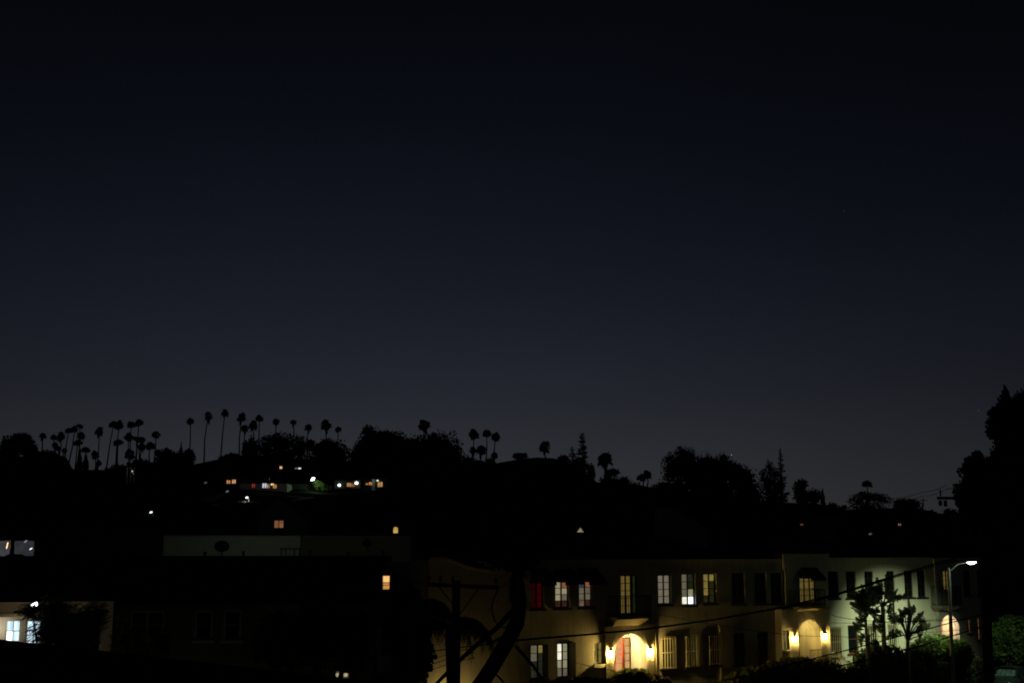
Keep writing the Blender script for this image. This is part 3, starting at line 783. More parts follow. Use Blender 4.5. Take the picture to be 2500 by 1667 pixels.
w_.quad((c0.x,c0.y,0),(c1.x,c1.y,0),(c1.x,c1.y,c1.z-.4),(c0.x,c0.y,c0.z-.4)); wo_ = w_.build('wall', mat('black_siding', (.012,.012,.013)), ft); wo_.location = (-fa.x,-fa.y,0)

# ------------------------------------------------------------------ rooftop things
def dish(px, py, r_px, depth, label, tilt):
    s = r_px*depth/F; p = at(px, py, depth)
    t = tag(empty('satellite_dish', p), label, 'satellite dish', 'satellite dishes on the roofs')
    prof = [(s*k/6, s*.22*(k/6)**2) for k in range(7)]
    o = MB().lathe(prof + [(s, s*.25), (0, .03*s)], 20).build('reflector', DISHM, t, True); o.rotation_euler = (math.radians(74), 0, math.radians(tilt)); o.scale = (1, .78, 1)
    MB().tube([(0, .05, -.05), (0, .1, -s*.9), (0, .1, -s*1.6)], .03, 6).build('mast', DISHM, t)
    MB().tube([(0,0,-s*.6), (.1*s,-s*.9,-s*.1)], .015, 5).tube([(.1*s,-s*.9,-s*.1),(.1*s,-s*.75,-s*.05)], .05, 6).build('feed_arm', DISHM, t)
dish(541, 1334, 18, 58, 'larger satellite dish, black before the pale parapet', 20)
dish(897, 1326, 12, 58, 'smaller satellite dish right of the metal roof frame', -10)
p = at(709, 1357, 58)
t = tag(empty('roof_frame', p), 'low metal frame like a table standing on the dark roof', 'frame')
wf = 48*58/F; hf_ = 19*58/F
MB().box(-wf/2, wf/2, -.2, .2, hf_-.05, hf_).build('top', DISHM, t)
for fx in (-.48, -.25, .2, .47):
    MB().tube([(wf*fx, 0, -.1), (wf*fx*.96, 0, hf_-.052)], .025, 6).build('leg', DISHM, t)
for (px, py, h, nm) in ((500,1356,10,'first roof vent left of the larger satellite dish'),(594,1356,12,'roof vent just right of the larger satellite dish'),(757,1356,14,'roof vent right of the metal roof frame'),(850,1356,12,'roof vent below the smaller satellite dish'),(935,1356,15,'roof vent nearest the small amber window')):
    s = 58/F; p = at(px, py, 58)
    t = tag(empty('roof_vent', p), nm, 'roof vent', 'vents on the dark roof')
    MB().tube([(0,0,-.2),(0,0,h*s*.7)], .05, 8).build('pipe', DISHM, t)
    MB().lathe([(0,h*s),(.11,h*s*.8),(.11,h*s*.7),(0,h*s*.7)], 10).build('cowl', DISHM, t)

# ------------------------------------------------------------------ street: pavement, road
def strip(name, off0, off1, z0, z1, m, ulen=(-60, 120)):
    a = FO + UX*ulen[0]; mb = MB().box(ulen[0], ulen[1], -off1, -off0, z0, z1)
    o = mb.build(name, m, None, loc=FO, rot=(0,0,ANG)); o['kind'] = 'structure'; return o
strip('pavement', 8.4, 10.2, -.015, .13, CONC)
strip('road', 10.3, 19.5, -.015, .004, ASPH)
strip('kerb', 10.2, 10.299, -.015, .13, CONC)
strip('pavement_opposite', 19.6, 21.5, -.015, .13, CONC)
for k in range(14):
    u = -20+6*k
    o = MB().box(u, u+2.4, -14.96, -14.84, .008, .010).build('road_marking', mat('road_paint', (.7,.62,.3), .7), None, loc=FO, rot=(0,0,ANG)); o['kind'] = 'structure'

# ------------------------------------------------------------------ vegetation builders
def leaf_cloud(lobes, n, size, dirn=None, aspect=1.0, inner=.62, taper=False, seed=0, spread=1.12):
    """many small leaf faces spread through ellipsoid lobes; lobes = (cx,cy,cz,rx,ry,rz) in metres"""
    r = np.random.default_rng(seed)
    vol = np.array([(l[3]*l[4]*l[5])**.667 for l in lobes]); cnt = np.maximum(8, (n*vol/vol.sum()).astype(int))
    C_, N_ = [], []
    for l, k in zip(lobes, cnt):
        d = r.normal(size=(k, 3)); d /= np.linalg.norm(d, axis=1)[:, None]
        rad = inner + (spread-inner)*r.random(k)**.7
        # uneven outline
        ph = r.random(6)*6.28
        wob = 1 + .10*np.sin(3*d[:,0]*3+ph[0])*np.cos(4*d[:,2]+ph[1]) + .09*np.sin(7*d[:,1]+ph[2]+5*d[:,2]) + .05*np.sin(13*d[:,0]+ph[3]+9*d[:,2])
        p = d*rad[:, None]*wob[:, None]
        if taper:
            t = (p[:,2]+1)/2; f = np.clip(1-t, 0.03, 1)**.75*1.15; p[:,0] *= f; p[:,1] *= f
        p = p*np.array(l[3:6]) + np.array(l[:3]); C_.append(p); N_.append(d)
    c = np.concatenate(C_); k = len(c); nd = np.concatenate(N_)
    if dirn is not None:
        a = np.tile(np.array(dirn, float), (k,1)) + r.normal(scale=.25, size=(k,3))
    else:
        a = r.normal(size=(k,3)) + nd*.4
    a /= np.linalg.norm(a, axis=1)[:, None]
    b = np.cross(a, r.normal(size=(k,3))); b /= np.linalg.norm(b, axis=1)[:, None]
    s = size*(.6+.8*r.random(k))[:, None]
    a = a*s*aspect; b = b*s
    V = np.stack([c-a*.5, c-b*.42+a*.05, c+a*.5, c+b*.42+a*.05], 1).reshape(-1, 3)
    Fq = np.arange(k*4).reshape(-1, 4)
    return V, Fq
def mesh_np(name, V, Fq, m):
    me = bpy.data.meshes.new(name)
    me.vertices.add(len(V)); me.vertices.foreach_set('co', np.asarray(V, np.float32).ravel())
    nf = len(Fq); k = Fq.shape[1]
    me.loops.add(nf*k); me.loops.foreach_set('vertex_index', Fq.astype(np.int32).ravel())
    me.polygons.add(nf); me.polygons.foreach_set('loop_start', np.arange(0, nf*k, k, dtype=np.int32))
    me.polygons.foreach_set('loop_total', np.full(nf, k, np.int32))
    me.materials.append(m); me.update(); me.validate(); return me
def core_blob(lobes, k=.72, seed=0, taper=False):
    """opaque heart of a crown, made of rough facets"""
    V, Fq = [], []
    nu, nv = 10, 7; r = np.random.default_rng(seed+99)
    for l in lobes:
        i0 = len(V)
        for a in range(nv+1):
            th = math.pi*a/nv
            for b in range(nu):
                ph = 2*math.pi*b/nu; q = k*(.88+.24*r.random())
                x, y, z = math.sin(th)*math.cos(ph)*q, math.sin(th)*math.sin(ph)*q, math.cos(th)*q
                if taper:
                    f = max(.03, 1-(z+1)/2)**.75*1.15; x *= f; y *= f
                V.append((l[0]+x*l[3], l[1]+y*l[4], l[2]+z*l[5]))
        for a in range(nv):
            for b in range(nu):
                c = (b+1) % nu; Fq.append((i0+a*nu+b, i0+(a+1)*nu+b, i0+(a+1)*nu+c, i0+a*nu+c))
    return np.array(V), np.array(Fq)
def crown_mesh(name, lobes, n, size, m, core=.72, **kw):
    V, Fq = leaf_cloud(lobes, n, size, **kw)
    if core:
        V2, F2 = core_blob(lobes, core, kw.get('seed', 0), kw.get('taper', False))
        Fq = np.concatenate([Fq, F2+len(V)]); V = np.concatenate([V, V2])
    return mesh_np(name, V, Fq, m)

tree_seed = [100]
def tree(lobes_px, depth, label, cat='tree', name='broadleaf_tree', base_px=None, n=1500, size=.8, m=FAR_LEAF, bark=BARK, core=.74,
         taper=False, ground=None, group='trees on the hillside', dirn=None, aspect=1.0, inner=.6, trunk_r=.3, squash=.8, limbs=3):
    tree_seed[0] += 1; sd_ = tree_seed[0]
    s = depth/F
    xs = [l[0] for l in lobes_px]; bx = base_px if base_px is not None else sum(l[0]*l[2] for l in lobes_px)/sum(l[2] for l in lobes_px)
    low = max(l[1]+l[3] for l in lobes_px)
    pb = at(bx, low, depth); gz = terr(pb.x, depth) if ground is None else ground
    base = Vector((pb.x, depth, gz-.1))
    L_ = []
    for i, l in enumerate(lobes_px):
        c = at(l[0], l[1], depth)
        L_.append((c.x-base.x, random.uniform(-.5,.5)*l[2]*s*.5, c.z-base.z, l[2]*s, l[2]*s*squash, l[3]*s))
    t = tag(empty(name, base), label, cat, group)
    cm = crown_mesh('crown', L_, n, size, m, core, seed=sd_, taper=taper, dirn=dirn, aspect=aspect, inner=inner)
    link('crown', cm, t)
    top = max(.6, max(l[2] for l in L_) - .3*max(l[5] for l in L_))
    tb = MB()
    cxm = sum(l[0] for l in L_)/len(L_)
    tb.tube([(0,0,0), (cxm*.3+.05*top*random.uniform(-1,1), 0, top*.45), (cxm*.8, 0, top)], [trunk_r, trunk_r*.7, trunk_r*.25], 7)
    for l in L_[:limbs]:
        tb.tube([(cxm*.2, 0, top*.35), (l[0]*.6, l[1]*.6, (top*.4+l[2])/2), (l[0], l[1], l[2]+l[5]*.3)], [trunk_r*.5, trunk_r*.35, trunk_r*.12], 5)
    tb.build('trunk', bark, t)
    return t

# ------------------------------------------------------------------ fan palms on the ridge
def palm_crown(seed, flat=1.0, skirt=.5, m=FAR_LEAF):
    """unit-radius head of fan leaves: each leaf a stalk and a fan of blades; dead leaves hang below"""
    r = random.Random(seed); mb = MB()
    nf = 60
    for k in range(nf):
        az = r.uniform(0, 6.283); el = math.radians(r.uniform(-48, 88)) * (1 if r.random() < .8 else .6)
        d = Vector((math.cos(az)*math.cos(el), math.sin(az)*math.cos(el), math.sin(el)*flat))
        L = r.uniform(.74, 1.05); st = d*L*.45
        side = d.cross(Vector((0,0,1)));  side = side.normalized() if side.length > .05 else Vector((1,0,0))
        up_ = side.cross(d).normalized(); w = .016
        mb.quad(-side*w, side*w, st+side*w, st-side*w)
        nb = 7; fl = L*.55
        for j in range(nb):
            a = (j/(nb-1)-.5)*2.5
            dd_ = (d*math.cos(a) + side*math.sin(a)).normalized()
            tip = st + dd_*fl*(1-.18*abs(a)) - Vector((0,0,.10+.16*max(0,math.cos(el)))) * r.uniform(.6,1.3)
            ww_ = .11; nrm = dd_.cross(up_).normalized()
            mid = st + dd_*fl*.55
            mb.quad(st, mid+nrm*ww_, tip, mid-nrm*ww_)
    for k in range(int(22*skirt)):
        az = r.uniform(0, 6.283); L = r.uniform(.5, 1.1)*skirt*1.2
        o = Vector((math.cos(az), math.sin(az), 0))*r.uniform(.10,.26); side = Vector((-math.sin(az), math.cos(az), 0))
        mb.quad(Vector((0,0,-.05))+side*.03, o-Vector((0,0,L*.45))+side*.12, o*.7-Vector((0,0,L)), o-Vector((0,0,L*.45))-side*.12)
    return mb.mesh('crown', m)
PCV = [[palm_crown(s_*10+k, f, q) for s_ in range(3)] for k, (f, q) in enumerate(((1.0,.9),(.9,1.2),(1.1,.7),(.55,.35),(.8,.6)))]
PALMS = [  # crown x, y, radius; base x; kind
 (105,1063,10,102,1),(131,1067,9,136,3),(149,1065,11,143,0),(134,1086,8,135,4),(141,1094,9,144,3),(157,1099,7,154,1),
 (168,1051,10,158,3),(182,1048,9,168,4),(195,1040,9,190,3),(198,1063,11,187,4),(190,1080,11,184,3),(209,1098,10,208,3),
 (243,1053,11,237,0),(232,1110,11,233,0),(241,1130,9,239,4),(277,1036,11,260,3),(291,1037,11,283,0),(288,1080,13,287,3),
 (320,1036,10,315,4),(339,1032,12,329,4),(314,1066,12,317,4),(344,1073,12,341,3),(316,1109,14,318,0),(332,1070,8,330,3),(346,1090,10,343,1),
 (367,1089,13,365,4),(381,1060,11,376,0),(386,1104,11,382,4),
 (465,1028,10,460,0),(508,1015,11,498,1),(549,1008,11,538,0),(590,1018,11,583,1),(598,1045,11,593,1),(618,1038,12,617,0),(633,1021,10,627,4),
 (674,1029,9,674,1),(717,1030,9,713,1),(753,1043,9,751,1),(795,1036,13,793,1),(826,1048,9,822,4),
 (1034,1037,16,1036,1),(1157,1060,13,1155,4),(1188,1058,12,1186,0),(1210,1066,12,1203,0),(1154,1099,9,1153,0),(1175,1098,14,1174,1),(1207,1112,9,1206,0),
 (1331,1090,14,1332,0),(1478,1121,19,1479,1),(1566,1166,12,1569,4),(1579,1159,12,1579,4),(1767,1118,12,1767,3),(2117,1181,13,2118,3)]
ORD = ['first','second','third','fourth','fifth','sixth','seventh','eighth','ninth','tenth','eleventh','twelfth','thirteenth','fourteenth','fifteenth',
       'sixteenth','seventeenth','eighteenth','nineteenth','twentieth','twenty-first','twenty-second','twenty-third','twenty-fourth','twenty-fifth','twenty-sixth','twenty-seventh','twenty-eighth']
def palm_labels():
    lab = {}
    srt = sorted(range(len(PALMS)), key=lambda i: PALMS[i][0])
    gl = [i for i in srt if PALMS[i][0] < 400]; gm = [i for i in srt if 400 < PALMS[i][0] < 900]; gs = [i for i in srt if 1100 < PALMS[i][0] < 1250]
    for k, i in enumerate(gl):
        hgt = 'tall' if PALMS[i][1] < 1056 else ('middling' if PALMS[i][1] < 1085 else 'short')
        lab[i] = f'{hgt} fan palm, {ORD[k]} crown from the left in the crowded left grove'
    for k, i in enumerate(gm):
        lab[i] = f'slender fan palm, {ORD[k]} from the left in the spaced ridge row'
    for k, i in enumerate(gs):
        lab[i] = f'fan palm, {ORD[k]} crown from the left in the saddle between two hills'
    ex = {1034: 'shaggy fan palm poking up alone above the largest hilltop tree mass', 1331: 'lone fan palm on the bare rounded second hill',
          1478: 'large headed lone fan palm right of the tall thin conifer', 1566: 'lower left one of two palms leaning together in the dip',
          1579: 'upper right one of two palms leaning together in the dip', 1767: 'flat topped palm peeping over the great dark domed tree',
          2117: 'small flat headed palm standing above the umbrella shaped tree'}
    for i, p in enumerate(PALMS):
        if i not in lab: lab[i] = ex[p[0]]
    return lab
plab = palm_labels()
for i, (cx, cy, r_, bx, kd) in enumerate(PALMS):
    D_ = 474 if i % 2 else 479
    c = at(cx, cy, D_); s = D_/F
    b = at(bx, 1130, D_); b.z = terr(b.x, D_) - .3
    t = tag(empty('fan_palm', b), plab[i], 'palm tree', 'palms standing along the hill crest')
    cc = c - b
    o = link('crown', PCV[kd][i % 3], t, cc); sc = r_*s*1.2; o.scale = (sc*random.uniform(.88,1.18), sc, sc*random.uniform(.85,1.25)); o.rotation_euler = (random.uniform(-.3,.3), random.uniform(-.3,.3), random.uniform(0, 6))
    bend = random.uniform(-.5,.5)
    MB().tube([(0,0,0),(cc.x*.45+bend,cc.y*.5,cc.z*.5),(cc.x,cc.y,cc.z)], [.30,.22,.17], 7).build('trunk', BARK, t)

# ------------------------------------------------------------------ hill trees (outline lobes: cx, cy, rx, ry in photo pixels)
T = [
 ([(42,1086,36,26),(72,1098,20,22),(18,1100,24,26),(55,1070,20,14)],470,'broad domed tree at the far left end of the ridge',dict(n=2600,size=.8)),
 ([(115,1112,26,12),(90,1116,20,14)],470,'low flat bushy tree beside the broad far left tree',dict(n=900)),
 ([(300,1150,40,14),(338,1138,28,18),(365,1142,24,14),(392,1134,20,20)],472,'low dark tree belt under the crowded left palm grove',dict(n=2000)),
 ([(415,1128,30,24),(405,1108,12,14),(428,1122,14,20)],470,'rounded tree left of the small pointed cypress',dict(n=1600)),
 ([(461,1122,14,22),(462,1106,9,9)],468,'small bushy tree right of the small pointed cypress',dict(n=900)),
 ([(567,1112,18,6),(545,1118,12,5)],474,'low scrub clump by the foot of the tallest ridge palm',dict(n=500,size=.6)),
 ([(612,1098,11,28),(600,1100,9,22),(620,1102,8,24)],476,'dense upright cypress clump left of the wide ridge tree',dict(n=1600)),
 ([(690,1085,54,26),(650,1096,24,30),(735,1096,22,30),(668,1075,24,16),(690,1108,60,14)],472,'wide spreading tree on the ridge with small sky gaps',dict(n=2600,core=.55)),
 ([(757,1086,10,13)],473,'small round tree between two wide ridge trees',dict(n=400)),
 ([(805,1105,42,30),(805,1122,50,18),(778,1098,20,20),(828,1112,24,26),(800,1084,24,12)],470,'rounded ridge tree left of the biggest dark mass',dict(n=2200)),
 ([(868,1112,12,16),(880,1100,12,18)],468,'small tree at the left foot of the biggest dark mass',dict(n=600)),
 ([(905,1075,26,34),(905,1122,50,20),(900,1052,16,12),(925,1095,36,42),(885,1100,22,30)],466,'tall left part of the biggest dark hilltop tree mass',dict(n=3000)),
 ([(960,1090,44,36),(980,1122,60,20),(1000,1100,50,36),(945,1062,22,12)],466,'middle tree of the biggest dark hilltop mass',dict(n=3000)),
 ([(1085,1100,44,42),(1070,1125,60,20),(1040,1094,40,32),(1062,1076,30,18),(1112,1112,20,26)],465,'right hand dome of the biggest dark hilltop mass',dict(n=3200,core=.6)),
 ([(1142,1125,20,12),(1165,1132,40,9),(1196,1127,14,9)],470,'low scrub under the saddle palms',dict(n=700,size=.6)),
 ([(1270,1114,18,8),(1262,1112,9,7),(1280,1112,8,7)],474,'small dark bush on the bare rounded second hill',dict(n=500,size=.6)),
 ([(1376,1120,13,9)],472,'round bush right of the lone second hill palm',dict(n=400,size=.6)),
 ([(1412,1136,22,16)],468,'round tree at the foot of the tall thin conifer',dict(n=600,size=.7)),
 ([(1496,1153,16,9),(1483,1158,9,10)],440,'low spreading tree right of the large headed palm',dict(n=500,size=.6)),
 ([(1500,1180,34,17),(1500,1192,56,16),(1480,1176,18,13),(1524,1174,16,12),(1545,1188,24,10)],430,'dark hedge like tree line in the dip',dict(n=1400,size=.6)),
 ([(1620,1192,30,14)],400,'low bush between the dip palms and the great dome',dict(n=600,size=.6)),
 ([(1662,1138,34,42),(1655,1200,44,44),(1668,1108,20,18),(1640,1145,26,36),(1690,1120,16,22),(1630,1120,10,10)],300,'feathery crown at the left of the great domed tree',dict(n=3600,size=.42,core=.55)),
 ([(1735,1160,62,48),(1735,1205,70,44),(1728,1128,36,16),(1765,1150,40,34),(1700,1165,40,46)],290,'great dark domed tree on the right hillside',dict(n=4600,size=.42)),
 ([(1815,1178,38,40),(1825,1215,42,34),(1808,1155,24,18),(1790,1150,26,24),(1830,1200,26,34)],286,'lower right shoulder tree of the great dome',dict(n=2600,size=.42)),
 ([(1879,1142,11,18),(1862,1160,9,14),(1893,1156,9,14),(1875,1180,22,28),(1898,1190,16,26),(1885,1218,34,20)],310,'ragged upright tree left of the tiered pine',dict(n=3000,size=.36,core=.5)),
 ([(1957,1182,14,11),(1950,1196,14,20)],320,'tufted round tree right of the tiered pine',dict(n=1100,size=.4)),
 ([(1984,1212,26,17),(1960,1216,22,18)],330,'low domed tree right of the tufted round one',dict(n=1200,size=.45)),
 ([(2028,1240,22,14),(2045,1250,18,10)],360,'small sloping tree right of the thin cypress',dict(n=600,size=.45)),
 ([(2052,1244,10,6),(2062,1238,6,6)],350,'small low shrub left of the umbrella tree',dict(n=250,size=.4)),
 ([(2122,1211,42,8),(2098,1222,28,8),(2150,1220,28,9),(2108,1204,14,5),(2120,1238,44,12)],340,'umbrella shaped tree with flat ragged layers',dict(n=2200,size=.42,core=.45)),
 ([(2215,1240,34,22),(2198,1232,18,14),(2228,1230,16,12)],330,'domed tree left of the small power pole',dict(n=1400,size=.45)),
 ([(2322,1256,26,15),(2268,1252,18,8),(2290,1262,14,8)],320,'low bush right of the small power pole',dict(n=400,size=.45)),
]
for lb, D_, lab, kw in T: tree(lb, D_, lab, **kw)
# pointed cypresses
for (cx, top, bot, w, D_, lab) in ((195,1100,1156,9,472,'left one of two pointed cypresses in the palm grove'),(209,1106,1156,9,472,'right one of two pointed cypresses in the palm grove'),
                              (441,1084,1138,9,468,'small pointed cypress right of the left palm grove'),(1444,1134,1182,9,452,'stubby column cypress right of the tall thin conifer'),
                              (2009,1196,1240,4.5,350,'thin needle like cypress left of the umbrella tree'),(284,1134,1156,6,472,'low pointed bush at the foot of the grove palms')):
    tree([(cx,(top+bot)/2,w,(bot-top)/2)], D_, lab, name='cypress_tree', n=700, size=.5, taper='column' not in lab, core=.85, limbs=0)
# conifers with tiers
def conifer(cx, top, bot, wb, D_, lab, tiers=16, m=FAR_LEAF, droop=.1, wt=.12, leaf=.5):
    s = D_/F; b = at(cx, bot, D_); H = at(cx, top, D_).z - b.z; gz = terr(b.x, D_) - .2
    base = Vector((b.x, D_, min(gz, b.z))); off = b.z - base.z
    t = tag(empty('conifer_tree', base), lab, 'conifer', 'conifers on the hillside')
    r = random.Random(int(cx)); mb = MB()
    for k in range(tiers):
        f = k/(tiers-1); z = off + H*(f*.93+.02); L = wb*s*((1-f)**.8*(1-wt)+wt)*r.uniform(.75,1.2)
        for j in range(7):
            az = r.uniform(0,6.28); d = Vector((math.cos(az), math.sin(az), r.uniform(-droop, .35))); sd__ = Vector((-math.sin(az), math.cos(az), 0))
            o = Vector((0,0,z)); w = max(.12, L*.22); e_p = o+d*L
            mb.quad(o, o+d*L*.55+sd__*w, e_p+Vector((0,0,.12*L)), o+d*L*.55-sd__*w)
            mb.quad(o-Vector((0,0,.2*leaf)), o+d*L*.5-Vector((0,0,.5*leaf)), e_p, o+d*L*.5+Vector((0,0,.5*leaf)))
    mb.build('crown', m, t)
    MB().tube([(0,0,0),(0,0,off+H*.6),(0,0,off+H)], [.35,.2,.05], 6).build('trunk', BARK, t)
conifer(1422,1054,1165,22,465,'tall thin spire conifer on the second hill', tiers=26, wt=.28)
conifer(1398,1090,1140,14,462,'short ragged conifer left of the tall thin spire', tiers=10, wt=.4)
conifer(1909,1091,1225,21,312,'tall tiered pine rising above the right hillside', tiers=24, leaf=.35, wt=.16)

# ------------------------------------------------------------------ houses and lights on the hillside
HW = mat('hill_house_wall', (.06,.055,.05), .9)
def hill_house(x0, x1, ytop, ybot, label, wins=(), gable=False, m=HW, depth=None, ridge=None, cat='house'):
    cx = (x0+x1)/2
    if depth is None: p = on_hill(cx, ybot); D_ = p.y
    else: D_ = depth; p = at(cx, ybot, D_)
    s = D_/F; w = (x1-x0)*s; zt = at(cx, ytop, D_).z; gz = min(p.z, terr(p.x, D_)) - 1.0
    base = Vector((at(cx, ybot, D_).x, D_, gz)); h = zt-gz
    t = tag(empty('hill_house' if depth is None else 'house', base), label, cat, 'houses on the dark hillside')
    MB().box(-w/2, w/2, 0, 7, 0, h).build('wall', m, t)
    rh = (ridge if ridge is not None else 12)*s
    mb = MB()
    if gable:
        mb.poly([(-w/2,0,h),(w/2,0,h),(0,0,h+rh)]).build('gable', m, t)
        MB().quad((-w/2-.4,-.3,h-.2),(0,-.3,h+rh+.1),(0,7.3,h+rh+.1),(-w/2-.4,7.3,h-.2)).quad((w/2+.4,-.3,h-.2),(w/2+.4,7.3,h-.2),(0,7.3,h+rh+.1),(0,-.3,h+rh+.1)).build('roof', ROOFT, t)
    else:
        MB().quad((-w/2-.4,-.4,h+.01),(w/2+.4,-.4,h+.01),(w/2-.8,3.5,h+rh),(-w/2+.8,3.5,h+rh)).quad((w/2+.4,7.4,h+.01),(-w/2-.4,7.4,h+.01),(-w/2+.8,3.5,h+rh),(w/2-.8,3.5,h+rh)).poly([(w/2+.4,-.4,h+.01),(w/2+.4,7.4,h+.01),(w/2-.8,3.5,h+rh)]).poly([(-w/2-.4,7.4,h+.01),(-w/2-.4,-.4,h+.01),(-w/2+.8,3.5,h+rh)]).build('roof', ROOFT, t)
    for (wx, wy, ww, wh, key, c, st) in wins:
        a = at(wx-ww/2, wy+wh/2, D_); b = at(wx+ww/2, wy-wh/2, D_)
        u0, u1, z0, z1 = a.x-base.x, b.x-base.x, a.z-base.z, b.z-base.z
        em = emit('hill_light_'+key, c, st, .45, (1,1,1), 1.2)
        if key.startswith('lamp'):
            l = MB().lathe([(0,-(z1-z0)/2),((u1-u0)/2*.8,-(z1-z0)*.3),((u1-u0)/2,0),((u1-u0)/2*.7,(z1-z0)*.3),(0,(z1-z0)/2)], 8, ((u0+u1)/2, -.5, (z0+z1)/2)).build('porch_lamp', em, t)
            MB().box((u0+u1)/2-.03,(u0+u1)/2+.03,-.5,0,(z0+z1)/2-.02,(z0+z1)/2+.04).build('lamp_arm', CAPM, t)
        elif key.startswith('arch'):
            n_ = 8; rr = (u1-u0)/2; uc = (u0+u1)/2
            MB().prism([(u0,z0),(u1,z0)]+[(uc+rr*math.cos(math.pi*k/n_), z1-rr+rr*math.sin(math.pi*k/n_)) for k in range(n_+1)], -.06, .02).build('window', em, t)
        elif key.startswith('tri'):
            MB().prism([(u0,z0),(u1,z0),((u0+u1)/2,z1)], -.06, .02).build('window', em, t)
        else:
            wn = MB().box(u0-.08,u1+.08,-.05,-.002,z0-.08,z0).box(u0-.08,u1+.08,-.05,-.002,z1,z1+.08).box(u0-.08,u0,-.05,-.002,z0,z1).box(u1,u1+.08,-.05,-.002,z0,z1)
            wn.box((u0+u1)/2-.05,(u0+u1)/2+.05,-.05,-.002,z0,z1)
            wo2 = wn.build('window', DARKF, t)
            for (q0_, q1_) in ((u0,(u0+u1)/2-.05),((u0+u1)/2+.05,u1)):
                MB().box(q0_,q1_,-.03,-.001,z0,z1).build('pane', em, wo2)
    return t, base, D_
OR=(1,.42,.12); OP=(1,.50,.28); WH=(1,1,.9); CW=(.8,1,.92)
hill_house(538,590,1166,1186,'hillside house with two orange windows side by side',[(558,1176,9,8,'orange',OR,.45),(571,1175,9,9,'peach',OP,.6)],ridge=8)
hill_house(585,700,1180,1197,'long pale hillside house with red, white and amber windows',[(619,1185,8,9,'red',(.8,.10,.06),.25),(646,1185,11,11,'coldwhite',(.75,.85,1),.6),(655,1186,7,10,'pinkish',(1,.62,.48),.4),(665,1182,7,4,'amber_spot',(1,.75,.2),1.8),(671,1187,9,9,'dull_orange',(1,.5,.18),.38)],ridge=2,m=mat('pale_hill_wall',(.42,.40,.35),.9))
LH = on_hill(642,1197)
yl = tag(empty('unseen_lamp', (LH.x+3, LH.y-9, LH.z+2.2)), 'weak added fill lamp brightening the long pale hillside house', 'lamp')  # lamp added only to brighten the wall of this house
MB().tube([(0,0,-2.5),(0,0,0)], .05, 5).build('post', IRON, yl)
light('POINT', 'unseen_bulb', (0,-.2,.1), 40, (1,.95,.85), yl, .2)
hill_house(702,800,1181,1196,'long dim hillside house left of the green lit shrub',[],ridge=3)
hill_house(672,748,1134,1150,'small upper house with one amber and one white light',[(686,1141,6,6,'amber',(1,.55,.2),.9),(724,1143,8,3,'faint',(.5,.5,.55),.25),(732,1143,6,3,'white',WH,1.4)],ridge=6)
hill_house(815,880,1172,1192,'hillside house with orange windows and two white lamps',[(829,1184,8,7,'lamp_white',CW,3.0),(852,1183,10,9,'dull_orange2',(1,.5,.16),.45),(862,1184,8,8,'dull_orange3',(.8,.35,.12),.28),(871,1179,9,7,'lamp_white2',(1,1,.85),3.0)],ridge=8)
hill_house(888,945,1168,1194,'hillside house with a pale lit post and round orange window',[(896,1181,6,4,'orange4',OR,.45),(905,1180,8,7,'orange5',OR,.6),(928,1182,12,12,'orange6',(1,.55,.2),.4),(922,1173,6,3,'lamp_white3',WH,2.0)],ridge=8)
hill_house(628,732,1258,1306,'gabled dark house with a copper coloured window',[(681,1279,22,17,'copper',(.95,.38,.16),.22)],gable=True,ridge=44,depth=170,m=mat('dim_gable_siding',(.5,.5,.54),.9))
hill_house(930,1010,1280,1330,'dark roofed house with a small arched amber window',[(966,1293,11,15,'arch_amber',(.9,.55,.14),.55)],depth=130,ridge=14,m=ROOFT)
hill_house(1385,1455,1276,1330,'dark house with a lit triangular attic window',[(1417,1293,16,11,'tri_cream',(.9,.72,.42),.26)],depth=140,ridge=14,m=ROOFT)
p = at(1675,1320,120)
t = tag(empty('house', (p.x,120,0)), 'dim pale house behind the roofs whose roof slopes down right', 'house', 'houses on the dark hillside')
s_ = 120/F
def hx(px): return (px-1675)*s_
def hz(py): return at(1675, py, 120).z
MB().prism([(hx(1618),0),(hx(1730),0),(hx(1730),hz(1292)),(hx(1658),hz(1239)),(hx(1618),hz(1239))], 0, 6).build('wall', mat('dim_pale_siding',(.42,.42,.37),.9), t)
MB().quad((hx(1658),-.4,hz(1238)),(hx(1740),-.4,hz(1298)),(hx(1740),6.4,hz(1298)),(hx(1658),6.4,hz(1238))).build('roof', ROOFT, t)
hill_house(1985,2062,1262,1302,'faint pale house behind the tower bay roof',[(1957,1280,6,4,'dim_orange',(1,.4,.15),.16)],depth=150,ridge=14,m=mat('dim_pale_siding2',(.28,.27,.25),.9))
hill_house(2165,2225,1268,1300,'dark house with one small orange window far right',[(2196,1280,6,5,'orange7',(1,.5,.28),.26)],depth=160,ridge=12,m=ROOFT)
# street lights and lamps on the hill
def hill_lamp(px, py, w, c, st, label, power=0, post=4.0, depth=None, h=None):
    p = on_hill(px, py+8) if depth is None else at(px, py, depth)
    D_ = p.y; q = at(px, py, D_ - 1.5); s = D_/F
    gz = terr(q.x, q.y)
    t = tag(empty('street_light', (q.x, q.y, gz-.2)), label, 'street light', 'lamps scattered over the dark hillside')
    zh = q.z-gz+.2
    MB().tube([(.35,0,0),(.35,0,zh-.1),(.2,0,zh+.15),(0,0,zh+.12)], [.07,.05,.04,.04], 6).build('post', GALV, t)
    hh = (h or w*.6)*s/2; ww = w*s/2
    MB().prism([(-ww,zh-hh),(ww*.5,zh-hh*.7),(ww,zh+hh*.8),(-ww*.3,zh+hh)], -.25, .1).build('lamp_head', emit('hill_lamp_%s' % label.split()[0]+str(int(st*10)), c, st, .1), t)
    if power: light('POINT', 'hill_bulb', (-.2,-.9,zh-.7), power, c, t, .2)
    return t
